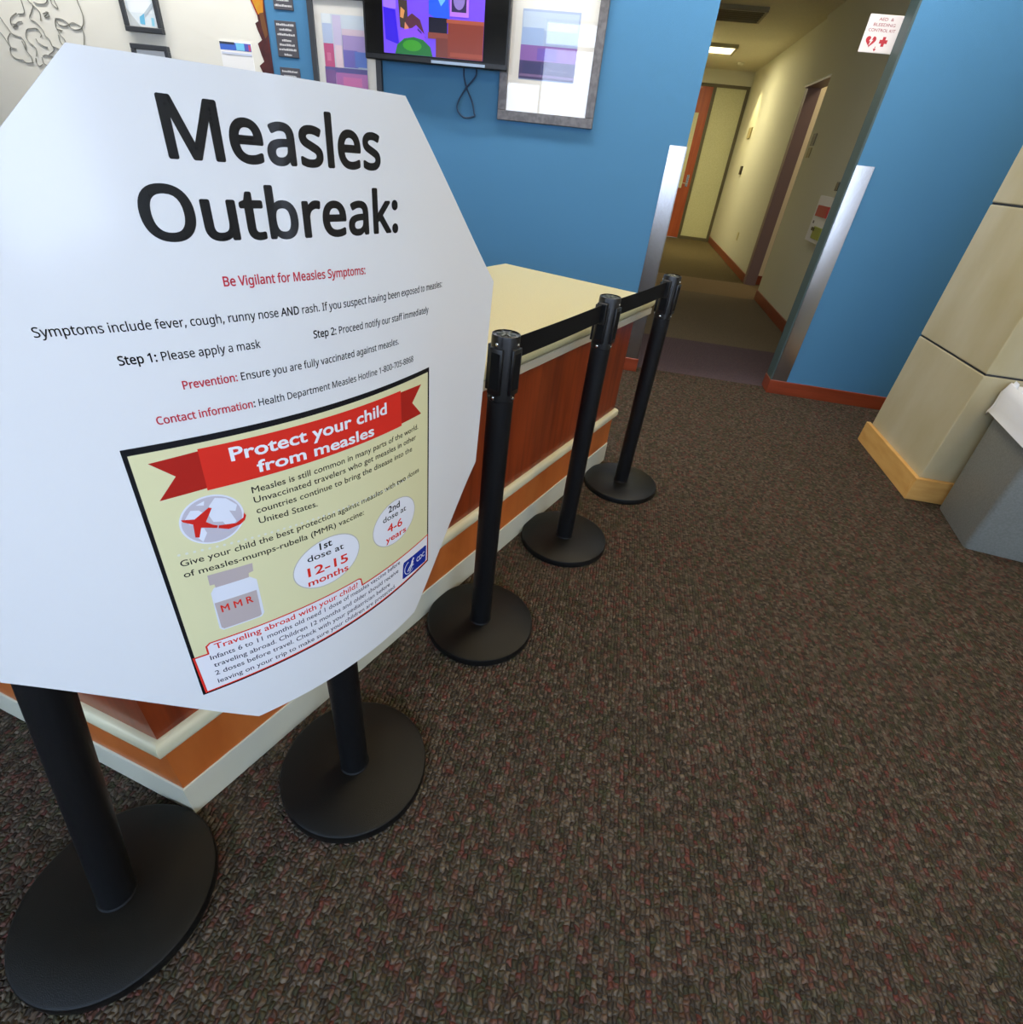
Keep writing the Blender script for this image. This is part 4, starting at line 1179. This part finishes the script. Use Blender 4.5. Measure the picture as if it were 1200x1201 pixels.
M_GLASS = bpy.data.materials.new('picture_glass')
M_GLASS.use_nodes = True
t = M_GLASS.node_tree
t.nodes.clear()
o_ = t.nodes.new('ShaderNodeOutputMaterial')
mx = t.nodes.new('ShaderNodeMixShader')
tr = t.nodes.new('ShaderNodeBsdfTransparent')
gl = t.nodes.new('ShaderNodeBsdfGlossy')
gl.inputs['Roughness'].default_value = 0.02
fr = t.nodes.new('ShaderNodeFresnel')
fr.inputs[0].default_value = 2.1
ge = t.nodes.new('ShaderNodeNewGeometry')
bk = t.nodes.new('ShaderNodeMath')
bk.operation = 'SUBTRACT'
bk.inputs[0].default_value = 1.0
ml = t.nodes.new('ShaderNodeMath')
ml.operation = 'MULTIPLY'
t.links.new(ge.outputs['Backfacing'], bk.inputs[1])
t.links.new(bk.outputs[0], ml.inputs[0])
t.links.new(fr.outputs[0], ml.inputs[1])
t.links.new(ml.outputs[0], mx.inputs[0])
t.links.new(tr.outputs[0], mx.inputs[1])
t.links.new(gl.outputs[0], mx.inputs[2])
t.links.new(mx.outputs[0], o_.inputs[0])

M_PEWTER = mat('pewter_frame', (112, 110, 112), 0.45, metal=0.3, noise=(30, (92, 90, 92), 0.4, 0.6))
M_DARKF = mat('charcoal_frame', (56, 60, 66), 0.45)


def picture(u0, u1, z0, z1, w, mat_items, art_items, label, name='framed_picture', fm=None, group=None, glass=True):
    uc = (u0 + u1) / 2
    e = wallroot(name, label, 'picture frame', uc, z0, group)
    new_obj('frame', rel(framebm(u0, u1, z0, z1, w, 0.0, 0.03), uc, z0), fm or M_PEWTER, e)
    new_obj('mat_board', rel(B(u0 + w - .004, u1 - w + .004, -.012, -.001, z0 + w - .004, z1 - w + .004), uc, z0), mat('mat_board', (236, 234, 228), 0.7), e)
    drawing('artwork', art_items, e, uc, z0, 0.0124)
    if glass:
        new_obj('glass', rel(B(u0 + w - .002, u1 - w + .002, -.019, -.017, z0 + w - .002, z1 - w + .002), uc, z0), M_GLASS, e)
    return e


# right picture, partly behind the television
U0 = -1.10
art = [((170, 190, 225), rect(-1.105, -0.76, 1.70, 2.02)), ((196, 214, 236), rect(-1.10, -0.77, 1.93, 2.01)), ((160, 186, 228), rect(-1.10, -0.97, 1.86, 1.94)),
       ((140, 96, 178), rect(-1.105, -0.76, 1.79, 1.862)), ((112, 84, 190), rect(-1.0, -0.88, 1.795, 1.85)), ((58, 44, 110), rect(-1.105, -0.76, 1.705, 1.79)),
       ((40, 40, 108), rect(-1.08, -0.95, 1.73, 1.78)), ((126, 98, 150), rect(-1.10, -0.76, 1.716, 1.728))]
picture(-1.222, -0.606, 1.488, 2.25, 0.052, None, art, 'pewter framed picture with reflecting glass right of the television')
# left picture, behind the television's left edge
art = [((214, 226, 238), rect(-2.392, -2.10, 1.50, 1.925)), ((232, 240, 246), rect(-2.388, -2.33, 1.88, 1.925)), ((190, 206, 236), rect(-2.390, -2.325, 1.78, 1.88)),
       ((204, 90, 142), rect(-2.390, -2.322, 1.66, 1.785)), ((222, 130, 170), rect(-2.372, -2.345, 1.70, 1.74)), ((214, 206, 236), rect(-2.318, -2.262, 1.76, 1.92)), ((236, 214, 226), rect(-2.312, -2.262, 1.66, 1.78)),
       ((226, 206, 222), rect(-2.258, -2.10, 1.82, 1.86)), ((178, 158, 214), rect(-2.258, -2.10, 1.74, 1.83)), ((120, 112, 196), rect(-2.258, -2.16, 1.675, 1.76)), ((96, 130, 210), rect(-2.18, -2.10, 1.68, 1.755)),
       ((96, 92, 160), rect(-2.392, -2.10, 1.635, 1.67)), ((120, 86, 146), rect(-2.392, -2.32, 1.55, 1.655)), ((170, 106, 172), rect(-2.318, -2.10, 1.55, 1.645)), ((198, 110, 168), rect(-2.27, -2.14, 1.58, 1.625)), ((110, 84, 150), rect(-2.392, -2.10, 1.50, 1.56))]
picture(-2.475, -2.000, 1.42, 2.03, 0.036, None, art, 'charcoal framed watercolour of pink and violet blocks left of the television', fm=M_DARKF)

# small certificates on the cream wall
art = [((226, 236, 242), rect(-3.775, -3.572, 1.785, 2.01)), ((240, 246, 250), rect(-3.76, -3.585, 1.85, 2.0)), ((206, 212, 212), [(-3.775, 1.785), (-3.70, 1.785), (-3.775, 1.87)]), ((110, 190, 226), [(-3.695, 1.797), (-3.66, 1.793), (-3.65, 1.85), (-3.69, 1.83)]), ((150, 214, 236), [(-3.61, 1.79), (-3.59, 1.79), (-3.585, 1.83), (-3.605, 1.83)]), ((192, 206, 216), [(-3.65, 1.85), (-3.575, 1.905), (-3.572, 1.885), (-3.645, 1.835)])]
picture(-3.808, -3.531, 1.752, 2.05, 0.028, None, art, 'small dark framed certificate with blue shapes, upper of the two on the cream wall', 'framed_certificate', M_DARKF, 'small certificates on the cream wall', False)
art = [((238, 240, 242), rect(-3.775, -3.565, 1.43, 1.66)), ((206, 212, 216), rect(-3.75, -3.59, 1.55, 1.58))]
picture(-3.806, -3.525, 1.395, 1.692, 0.028, None, art, 'dark framed certificate cut off by the sign top, lower of two on the cream wall', 'framed_certificate', M_DARKF, 'small certificates on the cream wall', False)

# wall calendar / notice sheet with blue header
e = wallroot('notice_sheet', 'white notice sheet with blue photo header pinned to the cream wall', 'notice', -3.025, 1.45)
new_obj('sheet', rel(B(-3.14, -2.91, -.006, -.0005, 1.45, 1.748), -3.025, 1.45), M_PAPER, e)
drawing('header_print', [((70, 110, 206), rect(-3.138, -2.912, 1.706, 1.745)), ((60, 66, 84), rect(-3.138, -3.03, 1.735, 1.747)), ((124, 204, 240), rect(-3.02, -2.96, 1.708, 1.744)), ((92, 96, 190), rect(-2.955, -2.93, 1.708, 1.744)), ((196, 84, 120), rect(-2.93, -2.914, 1.708, 1.740)), ((206, 214, 234), rect(-3.13, -2.915, 1.684, 1.695))], e, -3.025, 1.45, 0.0064)

# torn-edge colourful cut-out where the cream paint meets the blue
edge = [(-2.905, 2.05), (-2.868, 1.958), (-2.836, 1.889), (-2.833, 1.862), (-2.858, 1.851), (-2.848, 1.820), (-2.826, 1.772), (-2.860, 1.752), (-2.846, 1.700), (-2.832, 1.664), (-2.870, 1.640), (-2.850, 1.600), (-2.885, 1.560), (-2.86, 1.50), (-2.88, 1.45)]
bm = bmesh.new()
ms = [mat('dark_red_foliage', (88, 34, 34), 0.6, noise=(14, (60, 24, 30), 0.35, 0.65)), mat('orange_foliage', (206, 120, 20), 0.6, noise=(12, (196, 150, 30), 0.4, 0.6)), mat('crimson_edge', (150, 20, 20), 0.6), mat('brown_foliage', (112, 70, 36), 0.6)]
poly(edge + [(-2.770, 1.45), (-2.776, 2.05)], 0.004, bm, 0)
poly([(-2.892, 2.05), (-2.858, 1.958), (-2.828, 1.893), (-2.790, 1.905), (-2.778, 1.99), (-2.777, 2.05)], 0.0045, bm, 1)
poly([(-2.905, 2.05), (-2.868, 1.958), (-2.836, 1.889), (-2.828, 1.895), (-2.856, 1.955), (-2.890, 2.05)], 0.005, bm, 2)
poly([(-2.82, 1.90), (-2.79, 1.905), (-2.778, 1.80), (-2.80, 1.78), (-2.815, 1.83)], 0.0048, bm, 3)
flat_to_wall(bm, 0.0)
tag(new_obj('foliage_cutout', rel(bm, -2.82, 1.45), ms, loc=W(-2.82, 0, 1.45), rz=RZ), 'jagged red and orange foliage cut-out at the seam of cream and blue wall', 'wall decoration')

# dark plaques with pale lettering
M_PLQ = mat('slate_plaque', (74, 74, 82), 0.6)
M_PTX = mat('plaque_lettering', (206, 206, 208), 0.6)


def plaque(u0, u1, z0, z1, rows, label, sk=0.0):
    uc = (u0 + u1) / 2
    e = wallroot('wall_plaque', label, 'plaque', uc, z0, 'slate plaques between the cut-out and the picture')
    new_obj('panel', rel(B(u0, u1, -.006, 0, z0, z1, bev=.002), uc, z0), M_PLQ, e)
    bm = bmesh.new()
    for zc, wd_ in rows:
        x = uc - wd_ / 2
        while x < uc + wd_ / 2 - .002:
            l = random.uniform(.004, .012)
            l = min(l, uc + wd_ / 2 - x)
            h = random.choice((.005, .0065))
            poly(rect(x, x + l, zc - .005, zc - .005 + h * 1.6), 0.0005, bm)
            x += l + .0022
    flat_to_wall(bm, 0.006)
    new_obj('lettering', rel(bm, uc, z0), M_PTX, e)


plaque(-2.712, -2.578, 1.925, 2.10, [(2.07, .09), (2.045, .07), (2.02, .1), (1.995, .09), (1.97, .08), (1.945, .115)], 'dark slate plaque with pale lettering, topmost of three beside the cut-out')
plaque(-2.722, -2.576, 1.697, 1.874, [(1.855, .12), (1.832, .085), (1.808, .12), (1.780, .065), (1.758, .105), (1.735, .12), (1.710, .055)], 'dark slate plaque with seven pale lines, middle of three beside the cut-out')
plaque(-2.724, -2.582, 1.49, 1.645, [(1.625, .11), (1.60, .09), (1.575, .11), (1.55, .08), (1.52, .1)], 'dark slate plaque mostly hidden by the sign, lowest of three beside the cut-out')

# wire wall sculpture
WIRE = [[(-4.165, 2.02), (-4.152, 1.95), (-4.145, 1.885), (-4.138, 1.847), (-4.134, 1.809), (-4.148, 1.77), (-4.17, 1.747), (-4.168, 1.717), (-4.189, 1.663), (-4.22, 1.60)], [(-4.359, 1.784), (-4.316, 1.785), (-4.28, 1.771), (-4.268, 1.758), (-4.309, 1.748), (-4.348, 1.757), (-4.359, 1.784)], [(-4.268, 1.758), (-4.232, 1.77), (-4.199, 1.765), (-4.17, 1.747), (-4.224, 1.735), (-4.257, 1.743), (-4.268, 1.758)],
 [(-4.359, 1.784), (-4.373, 1.756), (-4.372, 1.732), (-4.332, 1.725)], [(-4.372, 1.732), (-4.358, 1.697), (-4.34, 1.682), (-4.337, 1.662), (-4.358, 1.644), (-4.378, 1.667), (-4.375, 1.7)], [(-4.58, 1.98), (-4.589, 1.92), (-4.589, 1.86), (-4.589, 1.837), (-4.597, 1.798), (-4.651, 1.789)], [(-4.661, 1.794), (-4.719, 1.767), (-4.737, 1.734), (-4.72, 1.719), (-4.685, 1.725)], [(-4.73, 1.734), (-4.687, 1.733), (-4.727, 1.716), (-4.674, 1.746), (-4.64, 1.752)],
 [(-4.56, 1.93), (-4.533, 1.863), (-4.507, 1.842), (-4.538, 1.805), (-4.567, 1.772), (-4.527, 1.755), (-4.494, 1.721), (-4.485, 1.689), (-4.463, 1.67), (-4.456, 1.634)], [(-4.507, 1.842), (-4.473, 1.813), (-4.475, 1.785), (-4.485, 1.765)], [(-4.493, 1.858), (-4.448, 1.851), (-4.395, 1.86), (-4.36, 1.90)], [(-4.448, 1.803), (-4.4, 1.813), (-4.443, 1.787), (-4.403, 1.793), (-4.417, 1.816)], [(-4.353, 1.873), (-4.35, 1.855), (-4.316, 1.837), (-4.324, 1.871), (-4.34, 1.92), (-4.353, 1.873)],
 [(-4.83, 1.80), (-4.799, 1.746), (-4.778, 1.715), (-4.762, 1.688), (-4.742, 1.677), (-4.69, 1.668)], [(-4.88, 1.70), (-4.841, 1.671), (-4.822, 1.635), (-4.806, 1.607), (-4.764, 1.601)], [(-4.806, 1.607), (-4.822, 1.589), (-4.818, 1.56), (-4.787, 1.545), (-4.743, 1.543)], [(-4.642, 1.687), (-4.647, 1.667), (-4.634, 1.643), (-4.606, 1.624), (-4.597, 1.604), (-4.614, 1.569)], [(-4.642, 1.687), (-4.616, 1.713), (-4.569, 1.72), (-4.532, 1.72), (-4.515, 1.691), (-4.528, 1.678)],
 [(-4.571, 1.667), (-4.562, 1.647), (-4.521, 1.63), (-4.497, 1.627)], [(-4.456, 1.634), (-4.421, 1.628), (-4.388, 1.62)], [(-4.695, 1.647), (-4.689, 1.623), (-4.685, 1.594), (-4.661, 1.566), (-4.663, 1.536)], [(-4.743, 1.543), (-4.712, 1.528), (-4.657, 1.534)], [(-4.625, 1.56), (-4.632, 1.534), (-4.614, 1.518), (-4.583, 1.529)], [(-4.562, 1.573), (-4.531, 1.583), (-4.476, 1.578)], [(-4.57, 1.568), (-4.572, 1.538), (-4.542, 1.521)],
 [(-4.505, 1.585), (-4.453, 1.613), (-4.45, 1.634)], [(-4.771, 1.683), (-4.809, 1.648), (-4.806, 1.607)], [(-4.69, 1.668), (-4.673, 1.64), (-4.682, 1.598)]]
bm = bmesh.new()
for L_ in WIRE:
    tube(bm, spline([(u + 4.5, -0.004, z - 1.5) for u, z in L_], 5), 0.0028, 6)
tag(new_obj('wire_sculpture', bm, mat('dark_wire', (136, 136, 128), 0.7), loc=W(-4.5, 0, 1.5), rz=RZ, smooth=60), 'tangled dark line-drawing wire sculpture of leaves on the cream wall', 'wall decoration')

# ------------------------------------------------------------------ television
e = wallroot('television', 'black flat television showing a purple cartoon room on the blue wall', 'television', -1.615, 1.72, v=0)
TU, TZ = -1.615, 1.72
new_obj('housing', rel(B(-2.072, -1.160, -.10, -.055, 1.722, 2.34, bev=.006), TU, TZ), M_PLASTIC, e)
new_obj('wall_bracket', rel(B(-1.80, -1.42, -.055, 0.0, 1.90, 2.20, bev=.004), TU, TZ), M_PLASTIC, e)
scr = new_obj('screen', rel(B(-2.058, -1.174, -.1012, -.0995, 1.750, 2.326), TU, TZ), mat('dark_screen', (6, 6, 8), 0.12), e)
pur, dpur = (96, 62, 206), (44, 20, 190)
items = [(pur, rect(-1.945, -1.315, 1.757, 2.32)), ((128, 92, 226), rect(-1.94, -1.86, 1.96, 2.32)), (dpur, [(-1.94, 1.965), (-1.865, 1.955), (-1.845, 1.80), (-1.93, 1.82)]),
         ((54, 44, 40), [(-1.845, 2.0), (-1.79, 2.0), (-1.785, 1.87), (-1.835, 1.88)]), ((176, 120, 70), [(-1.83, 1.97), (-1.805, 1.955), (-1.815, 1.92), (-1.835, 1.925)]), ((70, 34, 50), [(-1.80, 1.92), (-1.76, 1.945), (-1.71, 1.92), (-1.675, 1.84), (-1.80, 1.85)]), ((176, 110, 84), [(-1.805, 1.905), (-1.78, 1.88), (-1.79, 1.86), (-1.81, 1.865)]),
         ((112, 62, 214), [(-1.845, 1.865), (-1.76, 1.88), (-1.735, 1.895), (-1.68, 1.855), (-1.675, 1.81), (-1.835, 1.80)]), ((52, 30, 120), [(-1.725, 1.882), (-1.70, 1.866), (-1.70, 1.856), (-1.727, 1.872)]),
         ((32, 74, 230), [(-1.655, 2.0), (-1.64, 2.1), (-1.545, 2.1), (-1.525, 1.93), (-1.60, 1.925), (-1.655, 1.95)]), ((90, 150, 250), [(-1.62, 2.05), (-1.56, 2.06), (-1.555, 2.01), (-1.58, 1.985)]), ((14, 12, 30), rect(-1.655, -1.54, 1.865, 1.935)),
         ((150, 96, 200), rect(-1.525, -1.41, 1.945, 2.10)), ((40, 34, 70), rect(-1.515, -1.425, 1.965, 2.08)), ((112, 96, 160), ellipse(-1.47, 2.02, .035, .045, 20)),
         ((110, 54, 44), rect(-1.66, -1.53, 1.84, 1.868)), ((92, 42, 36), rect(-1.61, -1.315, 1.757, 1.845)), ((108, 44, 32), rect(-1.535, -1.315, 1.757, 1.925)), ((136, 66, 48), rect(-1.545, -1.315, 1.915, 1.932)), ((126, 56, 40), rect(-1.52, -1.315, 1.765, 1.785)),
         ((22, 92, 40), [(-1.87, 1.757), (-1.855, 1.80), (-1.81, 1.83), (-1.75, 1.84), (-1.69, 1.83), (-1.645, 1.80), (-1.63, 1.757)]), ((46, 128, 30), ellipse(-1.76, 1.80, .06, .026, 20))]
drawing('picture', items, scr, TU, TZ, 0.1016, 0.0002, 0.2, emit=0.5)
new_obj('sensor_strip', rel(B(-1.64, -1.30, -.104, -.10, 1.728, 1.742), TU, TZ), mat('glossy_strip', (150, 170, 196), 0.15), e)
for pts in ([(-1.452, 1.73), (-1.448, 1.68), (-1.425, 1.621), (-1.389, 1.56), (-1.372, 1.50)], [(-1.369, 1.73), (-1.376, 1.687), (-1.431, 1.631), (-1.479, 1.563), (-1.486, 1.515), (-1.440, 1.479), (-1.375, 1.490), (-1.371, 1.502)]):
    bm = tube(bmesh.new(), spline([(u, -.03, z) for u, z in pts], 6), 0.005, 8)
    new_obj('cable', rel(bm, TU, TZ), mat('blue_black_cable', (22, 52, 84), 0.5), e, smooth=60)

# ------------------------------------------------------------------ AED flag sign on the end of the right blue wall
e = empty('flag_sign', 'white defibrillator flag sign with red heart and cross at corridor mouth', 'sign', W(0.915, 0.15, 1.976), RZ)
AU, AZ_ = 0.915, 1.976
new_obj('board', rel(B(0.832, 1.018, .146, .152, 1.976, 2.138, bev=.003), AU, AZ_, .15), mat('sign_white', (224, 216, 214), 0.4), e)
M_AR = mat('sign_red', (176, 24, 40), 0.4)
M_ART = mat('sign_text_red', (150, 60, 72), 0.4)


def wl(name, bm, m):
    flat_to_wall(bm, -0.146)
    return new_obj(name, rel(bm, AU, AZ_, .15), m, e)


wl('lettering', text_line([('AED  &', 0, 0)], (0.885, 2.112), (0.962, 2.112), 0.0125, 0.0006, font='poster'), M_ART)
wl('lettering', text_line([('BLEEDING', 0, 0)], (0.865, 2.089), (0.980, 2.089), 0.0125, 0.0006, font='poster'), M_ART)
wl('lettering', text_line([('CONTROL KIT', 0, 0)], (0.848, 2.066), (0.990, 2.066), 0.0125, 0.0006, font='poster'), M_ART)
hc = (0.880, 2.026)
heart = [(hc[0] + .029 * (16 * math.sin(q) ** 3) / 17, hc[1] + .029 * (13 * math.cos(q) - 5 * math.cos(2 * q) - 2 * math.cos(3 * q) - math.cos(4 * q)) / 17) for q in [2 * math.pi * i / 40 for i in range(40)]]
wl('heart_symbol', poly(heart, 0.0006), M_AR)
wl('bolt_symbol', poly([(0.884, 2.050), (0.872, 2.024), (0.880, 2.026), (0.876, 2.004), (0.893, 2.032), (0.884, 2.030), (0.892, 2.048)], 0.0009), MATS['sign_white'])
cc = (0.948, 2.026)
wl('cross_symbol', poly([(cc[0] + a * .008, cc[1] + b_ * .008) for a, b_ in ((-1, -2.6), (1, -2.6), (1, -1), (2.6, -1), (2.6, 1), (1, 1), (1, 2.6), (-1, 2.6), (-1, 1), (-2.6, 1), (-2.6, -1), (-1, -1))], 0.0006), M_AR)
wl('arrow_symbol', poly([(0.9135, 2.004), (0.9175, 2.004), (0.9175, 1.994), (0.924, 1.994), (0.9155, 1.983), (0.907, 1.994), (0.9135, 1.994)], 0.0006), M_AR)

# ------------------------------------------------------------------ fittings on the corridor wall (u faces towards -u)
def hallbox(name, label, cat, u, v0, v1, z0, z1, dep, m, group=None):
    bm = B(-dep, 0, v0 - (v0 + v1) / 2, v1 - (v0 + v1) / 2, 0, z1 - z0, bev=.003)
    return tag(new_obj(name, bm, m, loc=W(u, (v0 + v1) / 2, z0), rz=RZ), label, cat, group)


M_PLATE = mat('grey_sign_plate', (112, 104, 84), 0.5)
M_PLATE2 = mat('beige_sign_plate', (164, 150, 106), 0.5)
hallbox('room_sign', 'upper grey room sign plate beside the open corridor doorway', 'wall plate', 1.57, 3.37, 3.50, 1.66, 1.77, .012, M_PLATE)
hallbox('room_sign', 'lower beige room sign plate beside the open corridor doorway', 'wall plate', 1.57, 3.39, 3.52, 1.55, 1.645, .010, M_PLATE2)
hallbox('thermostat', 'beige wall thermostat near the far corridor door', 'wall plate', 1.61, 8.00, 8.28, 1.86, 2.02, .025, M_PLATE2)
hallbox('call_button', 'small dark call device below the thermostat on the corridor wall', 'wall plate', 1.61, 7.84, 7.98, 1.31, 1.44, .03, mat('dark_device', (52, 44, 30), 0.5))
hallbox('wall_outlet', 'pale outlet cover low on the far corridor wall', 'wall plate', 1.61, 6.3, 6.42, 0.40, 0.52, .008, mat('outlet_cover', (196, 188, 140), 0.5))

e = empty('supply_dispenser', 'white wall dispenser holding red and green boxes inside the corridor', 'dispenser', W(1.57, 2.02, 0.86), RZ)
DV, DZ = 2.02, 0.86


def db(name, v0, v1, z0, z1, d0, d1, m):
    return new_obj(name, B(-d1, -d0, v0 - DV, v1 - DV, z0 - DZ, z1 - DZ, bev=.004), m, e)


db('rack', 1.70, 2.20, 0.86, 1.24, 0.0, 0.07, mat('rack_white', (228, 228, 228), 0.4))
db('red_box', 1.78, 2.11, 1.075, 1.165, 0.06, 0.085, mat('box_red', (184, 62, 58), 0.5))
db('green_box', 1.74, 2.00, 0.895, 0.995, 0.06, 0.085, mat('box_green', (150, 158, 66), 0.5))
db('dark_label', 1.96, 2.06, 0.955, 0.985, 0.08, 0.088, mat('label_dark', (70, 66, 44), 0.5))
db('dark_label', 2.10, 2.14, 1.01, 1.035, 0.066, 0.073, mat('label_grey', (110, 106, 110), 0.5))
hallbox('wall_hook', 'small black knob on the corridor wall above the white dispenser', 'hook', 1.57, 1.86, 1.94, 1.29, 1.36, .05, M_PLASTIC)

# ================================================================== TRASH BIN
e = empty('trash_bin', 'grey square trash bin with white plastic liner beside the stone column', 'trash bin', W(1.821, -1.643, 0), RZ + R(-8))


def rrect(hx, hy, r, n=6):
    out = []
    for cx, cy, a0 in ((hx - r, hy - r, 0), (-hx + r, hy - r, 90), (-hx + r, -hy + r, 180), (hx - r, -hy + r, 270)):
        out += [(cx + r * math.cos(R(a0 + 90 * i / n)), cy + r * math.sin(R(a0 + 90 * i / n))) for i in range(n + 1)]
    return out


def loft(secs):
    bm = bmesh.new()
    rings = [[bm.verts.new((x, y, z)) for x, y in pl] for pl, z in secs]
    n = len(rings[0])
    for a, b_ in zip(rings, rings[1:]):
        for i in range(n):
            bm.faces.new((a[i], a[(i + 1) % n], b_[(i + 1) % n], b_[i]))
    bm.faces.new(rings[0][::-1])
    return bm


HX, HY = 0.23, 0.19
bm = loft([(rrect(HX - .004, HY - .004, .02), 0.0), (rrect(HX, HY, .022), 0.006), (rrect(HX + .022, HY + .022, .026), 0.60), (rrect(HX + .026, HY + .026, .028), 0.615), (rrect(HX + .014, HY + .014, .026), 0.615), (rrect(HX + .008, HY + .008, .024), 0.40)])
new_obj('body', bm, mat('grey_plastic', (136, 137, 130), 0.5, noise=(120, (126, 127, 120), 0.4, 0.6)), e, smooth=40)
# wrinkled liner folded over the rim
bm = bmesh.new()
n = 96
prof = [(.010, .45), (.012, .60), (.020, .655), (.034, .665), (.042, .63), (.040, .565), (.046, .525)]
rings = []
for k, (o_, z) in enumerate(prof):
    pl = rrect(HX + o_, HY + o_, .035, 23)
    ring_ = []
    for i, (x, y) in enumerate(pl):
        a = 2 * math.pi * i / len(pl)
        w_ = .006 * math.sin(a * 13 + k) + .004 * math.sin(a * 29 + 2 * k)
        zz = z + (.012 * math.sin(a * 7 + .5) + .010 * math.sin(a * 17) if k in (2, 3, 6) else 0)
        l = math.hypot(x, y)
        f_ = 1 + (abs(w_) * (1 if k > 2 else .5)) / l
        ring_.append(bm.verts.new((x * f_, y * f_, zz)))
    rings.append(ring_)
for a, b_ in zip(rings, rings[1:]):
    m_ = len(a)
    for i in range(m_):
        bm.faces.new((a[i], a[(i + 1) % m_], b_[(i + 1) % m_], b_[i]))
lm_ = mat('white_liner', (226, 228, 232), 0.35)
new_obj('liner', bm, lm_, e, smooth=60)
